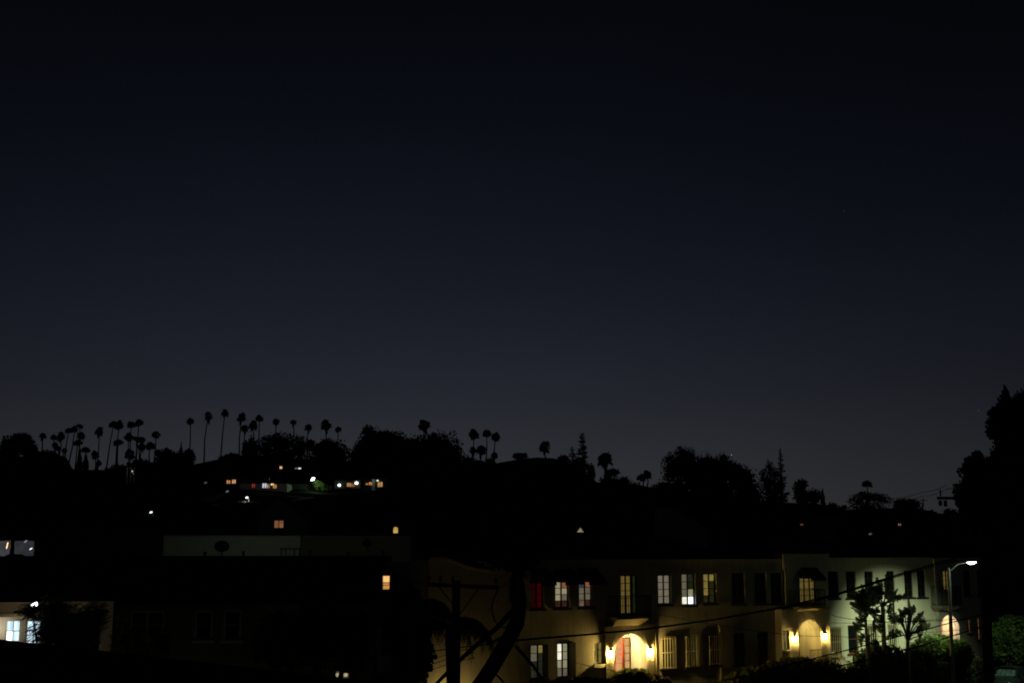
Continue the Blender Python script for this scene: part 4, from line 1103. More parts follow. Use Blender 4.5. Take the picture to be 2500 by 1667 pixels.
HL = hill_lamp(764,1169,10,(.78,1,.88),6,'brilliant greenish white lamp above the green lit shrub',0,h=8)
light('POINT', 'hill_bulb', tuple(at(772,1176,on_hill(782,1200).y-4.0)-HL.location), 190, (.62,1,.66), HL, .2)
hill_lamp(209,1222,8,CW,2.2,'clustered pale lamp low on the left slope',0,h=13)
hill_lamp(369,1250,7,(.75,1,.8),2.0,'lone small lamp lowest on the left slope',0,h=4)
hill_lamp(323,1150,3,CW,.8,'tiny lamp that lights a palm trunk in the left grove',14,h=3)
hill_lamp(603,1214,6,WH,3.0,'white lamp over the parked cars on the hill road',160,h=4)
hill_lamp(1786,1111,0.1,WH,.1,'unlit slim post on the great dome skyline',0,h=.1) if False else None
hill_lamp(555,1199,8,(.3,.45,.4),.25,'dim teal lamp under the two orange windows',0,h=5)
hill_lamp(502,1178,8,(.5,.55,.45),.12,'very faint lamp left of the two orange windows',0,h=4)
hill_lamp(2124,1303,6,(.6,.65,.5),.14,'faint grey lamp behind the right roofs',0,depth=140,h=4)
tree([(782,1187,12,11),(772,1180,8,8),(792,1193,10,6)], on_hill(782,1200).y-1.5, 'shrub lit green by the brilliant hill lamp', n=900, size=.35, m=LEAF, core=.6, name='shrub', cat='shrub')
# pale pillar catching light
p = on_hill(914,1195)
t = tag(empty('gate_pillar', p), 'pale lit pillar beside the round orange hill window', 'pillar')
MB().box(-.35,.35,-2.2,-1.6,-.5,2.3).build('shaft', WHITE, t); light('POINT','pillar_bulb',(.1,-3.4,2.0),7,(.8,1,.95),t,.1)
# lit palm trunk in the grove
p = on_hill(320,1182)
t = tag(empty('palm_trunk', p), 'pale palm trunks lit by the tiny lamp in the left grove', 'palm trunk')
for dx in (-.9, .1, 1.0): MB().tube([(dx,-1,-.5),(dx*1.05,-1,4.6)], .22, 6).build('trunk', PALEBARK, t)
light('POINT','grove_bulb',(0,-3.2,4.0),9,(.75,1,.8),t,.1)
# pale roadway and wall strip on the slope under the cars
p = on_hill(640,1212)
MB().quad((p.x-16,p.y-14,terr(p.x-16,p.y-14)+.25),(p.x+6,p.y-16,terr(p.x+6,p.y-16)+.25),(p.x+10,p.y+8,terr(p.x+10,p.y+8)+.25),(p.x-10,p.y+10,terr(p.x-10,p.y+10)+.25)).build('hill_road', CONC)['kind'] = 'structure'

# stars
for (px, py, s_, lab) in ((2061,515,1.1,'tiny lone star high in the right of the sky'),(1786,1110,2.0,'small bright streak like star just above the great domed tree'),(2389,1003,.8,'faint star near the tall right tree')):
    p = at(px, py, 6000); q = s_*6000/F
    MB().lathe([(0,-q*.35),(q*.6,0),(0,q*.35)], 8).build('star', emit('starlight_%d' % px, (1,.95,.85), .7 if s_ > 1.5 else .35, 0), None, loc=p)
    o = bpy.context.scene.objects[-1]
for o in list(col.objects):
    if o.name.startswith('star') and o.type == 'MESH' and 'label' not in o:
        k = round(o.location.x)
        lab = 'tiny lone star high in the right of the sky' if o.location.z > 1200 else ('small bright star just above the great domed tree' if o.location.z < 500 and o.location.x < 1500 else 'faint star beside the tall right tree')
        tag(o, lab, 'star')

# ------------------------------------------------------------------ dark mid-ground trees and the tall tree at the right edge
tree([(2455,1008,19,46),(2455,972,8,18),(2455,955,4,14),(2500,1004,28,44),(2440,1040,28,34),(2435,1012,20,18),(2480,1080,46,56),(2425,1058,14,12),(2520,1040,50,90),(2475,1130,50,50),(2515,1200,50,70)],
     95, 'towering black tree at the right edge, pointed top', n=16000, size=.24, ground=0, base_px=2480, group='nearer dark trees', trunk_r=.5, core=.8)
tree([(2395,1150,42,34),(2375,1128,18,14),(2362,1145,12,16),(2440,1165,50,50),(2400,1190,46,42),(2360,1205,30,30),(2420,1240,70,50),(2386,1108,10,8)],
     105, 'broad black tree below and left of the towering one', n=14000, size=.26, ground=0, base_px=2420, group='nearer dark trees', trunk_r=.4, core=.8)
tree([(1000,1540,44,80),(960,1500,30,50),(985,1470,34,40),(1010,1600,44,60)], 47, 'shapeless dark tree in front of the tan side wall', n=6000, size=.16, ground=0, base_px=1000,
     group='nearer dark trees', m=mat('dark_leaf', (.022,.03,.014), 1.0, spec=0), core=.8)
MIDT = [(150,1215,60,34),(60,1190,70,40),(260,1205,70,38),(420,1200,60,40),(480,1250,50,30),(300,1280,60,24),(850,1240,60,30),(1000,1230,80,44),(1120,1220,80,50),(1250,1230,80,50),
        (1380,1240,60,40),(1520,1250,50,40),(1830,1270,60,34),(1950,1300,60,24),(2100,1290,60,30),(2280,1290,50,30),(770,1290,40,18),(560,1280,50,24),(1200,1310,60,24),(30,1270,50,24)]
ML = ['dark tree above the dish roof','dark tree mass at left edge below the palms','dark tree below the palm grove','dark tree under the pointed cypress','dark bushy tree left of the copper window gable',
      'dark tree right above the black left roof','dark tree below the orange hill windows','dark tree left of the second hill foot','dark tree under the saddle palms','dark tree under the second hill top',
      'dark tree above the lit attic window','dark tree under the two leaning palms','dark tree below the great dome','dark tree behind the tower bay roof','dark tree under the umbrella tree',
      'dark tree beneath the crossarm pole','dark tree behind the metal roof frame','dark tree left of the gabled house','dark tree behind the mission gable','dark tree above the grey sliding window']
for (cx, cy, rx, ry), lab in zip(MIDT, ML):
    D_ = 150 + (cx*7 % 60)
    tree([(cx,cy,rx*.7,ry),(cx-rx*.5,cy+ry*.3,rx*.5,ry*.7),(cx+rx*.5,cy+ry*.25,rx*.5,ry*.75)], D_, lab, n=1400, size=.5, group='dark trees between the houses')

# ------------------------------------------------------------------ lit garden plants by the apartments
def gpos(px, py, off):
    """a point on a vertical plane parallel to the facade, off metres in front of it"""
    u, z = uz(px, py, off); return FO + UX*u - UY*off + Vector((0,0,z))
def garden(lobes_px, off, label, n, size, m=LEAF, name='shrub', cat='shrub', group='garden shrubs by the apartments', trunk=.08, bark=BARK, core=.60, **kw):
    tree_seed[0] += 1
    c0 = gpos(lobes_px[0][0], lobes_px[0][1], off); s = c0.y/F
    t = tag(empty(name, (c0.x, c0.y, 0)), label, cat, group)
    L_ = []
    for l in lobes_px:
        c = gpos(l[0], l[1], off); L_.append((c.x-c0.x, c.y-c0.y+random.uniform(-.3,.3)*l[2]*s, c.z, l[2]*s, l[2]*s*.9, l[3]*s))
    link('crown', crown_mesh('crown', L_, n, size, m, core, seed=tree_seed[0], **kw), t)
    tb = MB()
    for l in L_[:4]: tb.tube([(0,0,0),(l[0]*.5,l[1]*.5,l[2]*.6),(l[0],l[1],l[2])], [trunk, trunk*.7, trunk*.4], 6)
    tb.build('trunk', bark, t)
    return t
garden([(1540,1662,40,22),(1515,1668,30,22),(1565,1655,22,16),(1535,1650,26,14)], 1.4, 'bright olive shrub lit in front of the first porch arch', 7000, .11, LEAFY, dirn=(.6,0,.5), aspect=2.4)
garden([(1607,1670,22,18),(1625,1668,14,14)], 1.5, 'smaller brownish shrub right of the bright olive one', 2200, .10, LEAFDRY)
garden([(1850,1665,40,34),(1800,1672,36,26),(1900,1650,36,34)], 3.2, 'dim sprawling shrub left of the second porch', 5000, .13, LEAFY)
garden([(1960,1628,40,22),(2010,1634,44,26),(1930,1640,40,30),(2035,1655,30,30),(1985,1665,60,30)], 3.4, 'wide clipped shrub directly under the second porch', 9000, .11, LEAFY)
for (x, y) in ((1968,1632),(2006,1634),(2040,1640)): pass
garden([(2130,1612,44,30),(2110,1640,44,30),(2165,1600,34,24),(2150,1650,60,36),(2080,1655,26,22)], 4.4, 'large green shrub under the giant bird of paradise leaves', 9000, .12)
garden([(2215,1615,50,28),(2250,1592,34,24),(2270,1575,34,24),(2255,1640,60,34),(2200,1655,50,30)], 4.6, 'leafy green shrub right of the small bird of paradise', 10000, .12)
garden([(2300,1570,28,18),(2290,1600,38,28),(2315,1640,44,34)], 4.4, 'bright green shrub left of the street lamp pole', 7000, .11, LEAFN)
garden([(2345,1580,22,18),(2350,1598,24,24),(2340,1615,22,20),(2332,1590,18,22)], 5.6, 'rounded dark green clipped tree right of the lamp pole', 5000, .10, LEAFN, name='clipped_tree', cat='tree')
garden([(2380,1650,34,36),(2400,1640,24,30),(2365,1668,30,24)], 4.0, 'black shrub beside the dark wooden pole base', 4500, .12, mat('dark_leaf', (.022,.03,.014), 1.0, spec=0))
garden([(2462,1540,40,30),(2440,1570,28,30),(2490,1560,34,40),(2475,1590,34,24),(2430,1590,18,20),(2495,1522,20,16),(2436,1548,16,14),(2470,1515,18,10),(2452,1596,16,12)], -5.0, 'green street tree behind the parked car right of the wooden pole', 6500, .19, LEAF, name='street_tree', cat='tree', bark=BARK, trunk=.12, core=.45, inner=.35, spread=1.25)
garden([(1432,1676,60,20),(1360,1680,40,16)], 2.0, 'low dark shrub under the bright shuttered window', 3000, .12, mat('dark_leaf', (.022,.03,.014), 1.0, spec=0))

# giant bird of paradise: stems and single large leaves
def paddle(L, W, bend, slits, seed, m):
    r = random.Random(seed); mb = MB(); n = 12; P = []
    for k in range(n+1):
        t = k/n; P.append(Vector((0, -bend*L*t*t*.55, L*(t - bend*.55*t*t))))
    for k in range(n):
        t0, t1 = k/n, (k+1)/n
        wa = W*math.sin(math.pi*min(1, t0*.93+.07))**.6; wb_ = W*math.sin(math.pi*min(.985, t1*.93+.07))**.6
        for sg in (-1, 1):
            if slits and r.random() < slits:
                q = r.uniform(.55,.9); g_ = .25
            else: q, g_ = 1, 0
            dz = Vector((0, .10*wa, -.05*wa))
            mb.quad(P[k], P[k]+Vector((sg*wa*q,0,0))+dz, P[k+1]+Vector((sg*wb_*q,0,0))+dz - (P[k+1]-P[k])*g_, P[k+1])
    mb.tube([P[0], P[n//2], P[-1]], [.035,.022,.008], 5)
    return mb.mesh('leaf', m)
LEAFM = [paddle(1.5,.30,.15,.5,1,LEAFB), paddle(1.5,.34,.5,.65,2,LEAFB), paddle(1.3,.26,.05,.35,3,LEAFB), paddle(1.6,.38,.8,.7,4,LEAFB)]
def bird(stem_px, leaves, off, label, sr=.09):
    b0 = gpos(stem_px[0][0], stem_px[0][1], off); base = Vector((b0.x, b0.y, 0))
    t = tag(empty('bird_of_paradise_plant', base), label, 'plant', 'giant bird of paradise plants')
    pts = [Vector((0,0,0))] + [gpos(x, y, off)-base for x, y in stem_px]
    MB().tube(pts, [sr*1.3]+[sr*(1-.4*k/len(stem_px)) for k in range(len(stem_px))], 8).build('stem', PALEBARK, t)
    stalks = []
    for i, (sx, sy, bx, by, tx, ty, wf, kd, tw) in enumerate(leaves):
        s = gpos(sx, sy, off)-base; a = gpos(bx, by, off)-base; e = gpos(tx, ty, off)-base
        a = a + Vector((0, random.uniform(-.25,.15), 0))
        MB().tube([s, (s+a)/2+Vector((0,0,.05)), a], [.04,.032,.025], 6).build('leaf_stalk', LEAFB, t)
        d = e-a; L0 = d.length; d.normalize()
        view = (EYE-(base+a)).normalized()
        yv = view*math.cos(tw) + d.cross(view)*math.sin(tw); yv = (yv - d*yv.dot(d)).normalized(); xv = yv.cross(d)
        M_ = Matrix((xv, yv, d)).transposed().to_4x4()
        o = link('leaf', LEAFM[kd], t)
        Ls = [1.5,1.5,1.3,1.6][kd]*[.92,.75,.97,.62][kd]
        o.matrix_basis = Matrix.Translation(a) @ M_ @ Matrix.Diagonal((wf*(.95 if wf >= 1.5 else .60), .8, L0/Ls, 1))
    return t
bird([(2118,1590),(2115,1540),(2112,1500)],
     [(2113,1500,2108,1488,2104,1425,1.3,2,.5),(2113,1500,2112,1455,2095,1497,1.6,3,.2),(2113,1505,2122,1480,2138,1430,1.0,0,.6),
      (2114,1510,2124,1490,2150,1500,.8,1,.4),(2113,1500,2100,1470,2092,1440,.9,1,.3),(2113,1502,2104,1440,2098,1490,1.5,3,.5),(2117,1560,2130,1545,2135,1500,.7,2,.5),
      (2117,1580,2135,1560,2142,1600,1.1,1,.2),
      (2114,1510,2120,1475,2122,1415,1.1,0,.7),(2114,1506,2108,1470,2080,1452,1.2,1,.3),(2114,1508,2130,1478,2148,1455,1.0,2,.4),(2114,1512,2104,1500,2088,1538,1.4,3,.3),(2118,1570,2104,1545,2096,1575,1.1,1,.4)], 4.9, 'tall bird of paradise with one big drooping torn leaf')
bird([(2160,1600),(2157,1540),(2155,1480)],
     [(2155,1480,2150,1462,2142,1408,1.3,0,.4),(2155,1478,2160,1460,2175,1420,1.2,2,.5),(2156,1480,2170,1466,2212,1452,1.1,1,.2),
      (2156,1482,2166,1478,2188,1486,1.0,3,.3),(2155,1482,2146,1470,2132,1440,1.1,1,.5),(2155,1480,2140,1480,2128,1510,1.2,3,.2),(2155,1476,2164,1468,2196,1436,1.0,0,.6),
      (2155,1478,2149,1455,2155,1415,1.3,0,.7),(2156,1500,2168,1495,2186,1475,.9,1,.4),(2156,1482,2182,1457,2232,1458,.8,3,.3),
      (2155,1480,2146,1450,2120,1418,1.3,0,.3),(2155,1480,2162,1445,2164,1400,1.2,2,.6),(2156,1484,2150,1500,2140,1545,1.1,3,.4),(2156,1484,2172,1500,2184,1530,1.0,1,.4),(2155,1482,2140,1458,2118,1448,1.3,1,.5)], 4.9, 'tall bird of paradise with a thick pale stem and crowded top', .13)
bird([(2217,1620),(2216,1590),(2216,1560)],
     [(2216,1560,2206,1530,2198,1490,.8,2,.5),(2216,1560,2200,1512,2176,1494,.9,1,.3),(2216,1558,2208,1505,2194,1485,1.0,0,.2),(2216,1556,2214,1500,2208,1480,1.1,2,.3),
      (2217,1555,2224,1500,2232,1475,1.0,2,.4),(2217,1556,2236,1515,2258,1490,1.0,0,.3),(2217,1558,2244,1520,2272,1512,1.1,1,.2),(2217,1560,2240,1535,2286,1524,1.2,1,.3),
      (2217,1562,2235,1545,2252,1528,.9,2,.5),(2216,1556,2218,1520,2222,1500,.9,0,.6),(2216,1558,2205,1520,2190,1512,.8,1,.4),(2217,1560,2228,1525,2240,1502,.9,2,.3),
      (2216,1565,2200,1540,2178,1545,1.0,3,.3),(2217,1563,2240,1552,2262,1558,1.0,3,.3),(2216,1558,2222,1515,2220,1462,.9,0,.4)], 5.4,
     'shorter spreading bird of paradise plant fanning out right', .12)

# queen palm by the wooden pole and the bent tree
PB0 = at(1095, 1530, 48)
t = tag(empty('feather_palm', (PB0.x, PB0.y, 0)), 'dark feather palm drooping behind the wooden utility pole', 'palm tree')
MB().tube([(0,0,0),(.1,0,PB0.z*.6),(0,0,PB0.z)], [.2,.16,.12], 8).build('trunk', BARK, t)
def frond(az, L, lift, m, seed):
    r = random.Random(seed); mb = MB(); n = 16; pts = []
    for k in range(n+1):
        f = k/n; x = L*math.sin(f*1.25)/.95; z = lift*L*(f - 1.5*f*f)
        pts.append(Vector((x*math.cos(az), x*math.sin(az), z)))
    mb.tube(pts, [.03*(1-.7*k/n) for k in range(n+1)], 4)
    sd__ = Vector((-math.sin(az), math.cos(az), 0))
    for k in range(1, n):
        for j in range(4):
            f = j/4; p_ = pts[k].lerp(pts[k+1], f); l_ = .55*math.sin(math.pi*(k/n)*.9+.2)
            for sg in (-1, 1):
                e = p_ + sd__*sg*l_*r.uniform(.3,.7) + Vector((0,0,-l_*r.uniform(.7,1.3))) + (pts[k+1]-pts[k])*.8
                w_v = (pts[k+1]-pts[k]).normalized()*.022
                mb.quad(p_-w_v, p_+w_v, e+w_v*.2, e-w_v*.2)
    return mb.mesh('frond', m)
DL = mat('palm_frond_dark', (.05,.055,.025), .8, spec=.1)
for k in range(13):
    az = k*2.4; L_ = random.uniform(1.5, 2.3)
    link('frond', frond(az, L_, random.uniform(.55,1.15), DL, k), t, (0,0,PB0.z))
# second palm head further left
t2 = tag(empty('feather_palm', (at(1010,1480,46).x, 46, 0)), 'second feather palm in the dark at the tan building corner', 'palm tree')
zz = at(1010,1475,46).z
MB().tube([(0,0,0),(0,0,zz)], [.2,.13], 8).build('trunk', BARK, t2)
for k in range(11): link('frond', frond(k*2.4+.5, random.uniform(1.2,1.8), random.uniform(.5,1.1), DL, k+40), t2, (0,0,zz))

# bent tree trunk rising past the wooden pole
TB = at(1160, 1690, 38)
t = tag(empty('bent_tree', (TB.x, 38, 0)), 'black bent tree trunk leaning right behind the wooden utility pole', 'tree')
def tp(px, py, d=38): 
    q = at(px, py, d); return (q.x-TB.x, q.y-38, q.z)
MB().tube([(-.9,0,0), tp(1160,1690), tp(1200,1630), tp(1240,1562), tp(1262,1520), tp(1268,1470), tp(1264,1425), tp(1262,1385)], [.26,.24,.22,.21,.22,.21,.19,.10], 10, True).build('trunk', POLEW, t)
MB().tube([tp(1262,1478), tp(1215,1530), tp(1165,1572,38.3), tp(1110,1622,38.6), tp(1055,1678,39)], [.09,.075,.07,.06,.05], 7).build('branch', POLEW, t)
MB().tube([tp(1258,1575), tp(1300,1622), tp(1335,1672)], [.05,.045,.04], 6).build('branch', POLEW, t)
MB().tube([tp(1245,1545), tp(1215,1560), tp(1190,1573)], [.05,.04,.03], 6).build('branch', POLEW, t)
MB().tube([tp(1205,1640), tp(1222,1656), tp(1238,1675)], [.03,.03,.03], 5).build('branch', POLEW, t)
kl = [(tp(1232,1350)[0],0,tp(1232,1350)[2],.75,.6,.42),(tp(1262,1372)[0],0,tp(1262,1372)[2],.5,.4,.28),(tp(1285,1345)[0],0,tp(1285,1345)[2],.6,.5,.36)]
link('crown', crown_mesh('crown', kl, 1500, .12, mat('dark_leaf', (.022,.03,.014), 1.0, spec=0), .7, seed=77), t)
tc_ = at(1254, 1440, 38.5)
t = tag(empty('pole_transformer', (tc_.x, tc_.y, tc_.z)), 'black drum shaped transformer can hanging beside the bent trunk', 'transformer')
MB().lathe([(0,-.37),(.12,-.37),(.13,-.34),(.13,.34),(.12,.38),(0,.40)], 14).build('drum', IRON, t)
MB().tube([(-.02,-.02,.39),(-.04,-.04,.56)], [.035,.02], 6).build('bushing', IRON, t)

# feathery tree in front of the left wing
fl = [(118,1540,42,42),(155,1520,50,44),(80,1492,36,18),(130,1480,40,22),(200,1540,46,44),(235,1500,34,36),(170,1570,50,26)]
tree([(l[0],l[1],l[2],l[3]) for l in fl], 41, 'feathery tree with slanting leaves before the lit peach wall', n=9000, size=.026, m=FEATH, ground=0, base_px=150, core=0,
     dirn=(.75,0,.42), aspect=9, inner=.1, group='nearer dark trees', trunk_r=.13)
tree([(300,1560,26,50),(335,1575,30,40),(395,1570,24,36)], 45, 'sparse dark shrub before the first white trimmed windows', n=2600, size=.06, m=FEATH, ground=0, base_px=330, core=0, aspect=2.2, inner=.2, group='nearer dark trees', trunk_r=.08)
tree([(690,1560,60,60),(780,1540,60,70),(860,1560,50,70)], 46, 'dark bushy tree before the dark end of the long house', n=7000, size=.14, ground=0, base_px=780, group='nearer dark trees')

# ------------------------------------------------------------------ utility poles and wires
def crossarm_pole(px, pxtop, pytop, depth, arm_px, arm_py, label, r=.15, braces=True, ins=()):
    b = at(px, 1600, depth); top = at(pxtop, pytop, depth)
    t = tag(empty('utility_pole', (b.x, depth, 0)), label, 'utility pole', 'wooden utility poles')
    MB().tube([(0,0,0),((top.x-b.x),0,top.z)], [r*1.1,r*.9], 12).build('post', POLEW, t)
    a0 = at(arm_px[0], arm_py[0], depth); a1 = at(arm_px[1], arm_py[1], depth)
    z0, z1 = a0.z, a1.z; x0, x1 = a0.x-b.x, a1.x-b.x; h = .06
    mb = MB(); y0, y1 = -r-.13, -r-.005
    v = [(x0,y0,z0-h),(x1,y0,z1-h),(x1,y1,z1-h),(x0,y1,z0-h),(x0,y0,z0+h),(x1,y0,z1+h),(x1,y1,z1+h),(x0,y1,z0+h)]
    mb.raw(v, [(0,3,2,1),(4,5,6,7),(0,1,5,4),(1,2,6,5),(2,3,7,6),(3,0,4,7)]).build('crossarm', POLEW, t)
    for fx in ins:
        x = x0+(x1-x0)*fx; z = z0+(z1-z0)*fx + h
        MB().lathe([(0,0),(.015,0),(.015,.10),(.055,.11),(.06,.15),(.03,.19),(.05,.20),(.03,.25),(0,.26)], 10, (x,(y0+y1)/2,z)).build('insulator', IRON, t)
    if braces:
        for fx in (.16, .72):
            x = x0+(x1-x0)*fx; z = z0+(z1-z0)*fx-.05
            MB().tube([(x,y0-.01,z),(0,-r,z-.75 if fx < .5 else z-1.0)], .02, 5).build('brace', POLEW, t)
    return t
crossarm_pole(1115,1114,1417,45,(1045,1218),(1426,1433),'wooden utility pole with long crossarm before the tan gable',.15,True,(.02,.18,.35,.96))
crossarm_pole(2405,2400,1292,45,(2325,2480),(1306,1314),'black wooden utility pole standing tall near the right edge',.17,False,(.03,.25,.75,.97))
p1 = crossarm_pole(2345,2344,1184,230,(2307,2385),(1194,1184),'far power pole half hidden by the black right tree',.22,False,(.1,.25,.5,.85))
MB().box(-2.7,2.5,-.35,-.1,at(2330,1219,230).z,at(2330,1212,230).z).build('lower_crossarm', POLEW, p1)
MB().box(-2.2,-2.0,-.34,-.2,at(2330,1211,230).z,at(2330,1195,230).z).box(-2.4,-1.9,-.3,.1,at(2330,1234,230).z,at(2330,1221,230).z).box(-1.5,-1.0,-.3,.1,at(2330,1236,230).z,at(2330,1221,230).z).build('transformer', POLEW, p1)
p2_ = crossarm_pole(2254,2254,1217,300,(2245,2264),(1220,1221),'small distant power pole with two crossarms',.14,False,())
MB().box(-.9,.9,-.3,-.1,at(2254,1230.5,300).z-.08,at(2254,1230.5,300).z+.08).build('lower_crossarm', POLEW, p2_)

def wire(pts, label, r=.016, sag=0.0):
    """pts: (px, py, depth) along the line"""
    P = [at(*q) for q in pts]; o = P[0]; out = []
    for k in range(len(P)-1):
        for j in range(8):
            f = j/8; q = P[k].lerp(P[k+1], f); out.append(q - o - Vector((0,0,sag*4*f*(1-f))))
    out.append(P[-1]-o)
    m = MB().tube(out, r, 5).build('power_line', WIREM, None, loc=o)
    tag(m, label, 'wire', 'wires strung between the poles')
wire([(1262,1562,40),(1420,1549,41),(1575,1535,42),(1755,1510,43),(1910,1482,43.5),(2040,1450,44),(2200,1400,44.5),(2395,1345,45)], 'thick black wire running from bent trunk up over first arch', .030)
wire([(1910,1487,43.3),(2040,1453,43.8),(2200,1404,44.3),(2395,1352,44.8)], 'wire twisted just below the thick rising one', .016)
wire([(1262,1564,40),(1150,1576,40),(1045,1590,40)], 'short wire from the bent trunk left to the feather palm', .014)
wire([(1720,1672,41),(1850,1641,41.5),(2110,1575,43),(2240,1541,44),(2400,1498,45)], 'upper long wire crossing low before the second porch', .020)
wire([(1800,1685,41),(1960,1645,42),(2110,1611,43),(2240,1578,44),(2400,1528,45)], 'lower long wire crossing the shrubs under the lamp', .020)
wire([(1595,1497,56),(1900,1546,60),(2029,1551,60),(2140,1552,60),(2240,1543,58),(2400,1528,45)], 'thin slack wire crossing level before the second porch arch', .010, .05)
wire([(2029,1500,64),(2100,1512,62),(2220,1517,60),(2400,1502,45)], 'thin service drop from the second porch corner', .012, .05)
wire([(2029,1519,63),(2150,1518,60),(2300,1510,55),(2400,1505,45)], 'second thin level wire behind the bird of paradise', .009, .03)
for i, (y0, y1, lb_) in enumerate(((1611,1571,'topmost of three thin wires left of the wooden pole'),(1623,1583,'middle of three thin wires left of the wooden pole'),(1636,1596,'lowest of three thin wires left of the wooden pole'))):
    wire([(1000,y0+14,46),(1047,y0,46),(1108,y0-20,45.5),(1160,y1+8,45)], lb_, .010)
wire([(1216,1438,44.6),(1204,1462,44),(1200,1490,43),(1208,1515,41),(1225,1530,39),(1250,1532,38.2)], 'black cable looping from crossarm end to bent trunk', .022)
wire([(1218,1436,44.6),(1245,1420,38.6)], 'short jumper from crossarm end to the transformer', .012)
wire([(1047,1419,44.8),(700,1398,60),(300,1385,75)], 'dark span leaving the crossarm leftwards over the roofs', .012, .3)
wire([(1390,1612,60),(1470,1632,60),(1600,1646,60.5),(1740,1650,62)], 'thin drooping cable across the wall below the small lit window', .010, .02)
wire([(2180,1216,300),(2254,1200,270),(2310,1184,231)], 'upper faint wire leaving the far power pole', .05, .3)
wire([(2150,1232,320),(2254,1211,290),(2310,1194,231)], 'lower faint wire leaving the far power pole', .045, .3)
wire([(2160,1222,320),(2250,1221,300)], 'faint wire reaching the small distant pole', .04, .3)

# ------------------------------------------------------------------ street lamp
SLD = 64.0
sb = at(2325, 1600, SLD); st_ = at(2316, 1388, SLD); sh = at(2372, 1373, SLD-.6)
sl = tag(empty('street_lamp', (sb.x, SLD, 0)), 'tall grey street lamp with curved arm and glaring white head', 'street lamp')
MB().tube([(0,0,0),(-.01,0,3.5),(st_.x-sb.x,0,st_.z)], [.115,.10,.075], 12).build('pole', GALV, sl)
MB().lathe([(0,0),(.2,0),(.2,.10),(.13,.35),(.12,.36)], 12).build('base', GALV, sl)
tx = st_.x-sb.x; hx_ = sh.x-sb.x; hz_ = sh.z
MB().tube([(tx,0,st_.z-.15),(tx+.18,-.05,st_.z+.02),(tx+.42,-.15,st_.z+.24),(tx+.75,-.35,st_.z+.31),(hx_-.18,-.55,hz_+.07)], [.04,.035,.03,.028,.028], 8).build('arm', GALV, sl)
MB().lathe([(0,.0),(.05,.0),(.055,.03),(.06,.06),(0,.06)], 8, (tx,0,st_.z)).build('pole_cap', GALV, sl)
MB().prism([(hx_-.22,hz_+.03),(hx_+.22,hz_+.05),(hx_+.20,hz_+.09),(hx_,hz_+.13),(hx_-.20,hz_+.10)], -.66, -.44).build('head', GALV, sl)
MB().prism([(hx_-.17,hz_+.0),(hx_-.08,hz_-.07),(hx_+.06,hz_-.06),(hx_+.22,hz_+.02),(hx_+.20,hz_+.045),(hx_-.17,hz_+.028)], -.65, -.45).build('lens', emit('street_lamp_lens', (.93,.95,1.0), 12, .05), sl)
aim = gpos(2172, 1615, 0) - Vector((sb.x, SLD, 0))
light('SPOT', 'lamp_beam', (hx_, -.55, hz_-.12), 3900, (.80, 1.0, .60), sl, .12, (math.radians(68), 1.0), (aim.x, aim.y, aim.z))
light('POINT', 'lamp_glow', (hx_, -.55, hz_-.16), 20, (.72, 1.0, .60), sl, .12)

# gate pillar and garden wall near the lamp foot
g0 = gpos(2336, 1612, 5.0)
t = tag(empty('gate_pillar', (g0.x, g0.y, 0), ANG), 'pale plaster gate pillar behind the foot of the street lamp', 'pillar')
MB().box(-.22,.30,-.22,.22,0,g0.z).build('shaft', WHITE, t); MB().box(-.28,.36,-.28,.28,g0.z+.001,g0.z+.09).build('cap', TRIM, t)
g0 = gpos(2320, 1645, 5.2)
t = tag(empty('garden_wall', (g0.x, g0.y, 0), ANG), 'low pale garden wall running left from the gate pillar', 'wall')
MB().box(-6,-.62,-.12,.12,0,1.1).build('wall_body', WHITE, t)

# light pooling on the tan gable and on the right tree, from lamps standing below the frame
yb = tag(empty('unseen_lamp', at(1110, 1712, 53.2)), 'low yard lamp glowing on the tan wall foot below the pole', 'lamp')
MB().tube([(0,0,-1.6),(0,0,0)], .04, 6).build('post', IRON, yb); MB().lathe([(0,.22),(.14,.12),(.1,.1),(.07,-.1),(0,-.1)], 10).build('lamp_shade', CAPM, yb)
light('POINT', 'unseen_bulb', (0,-.40,-.25), 98, (1,.80,.30), yb, .15)

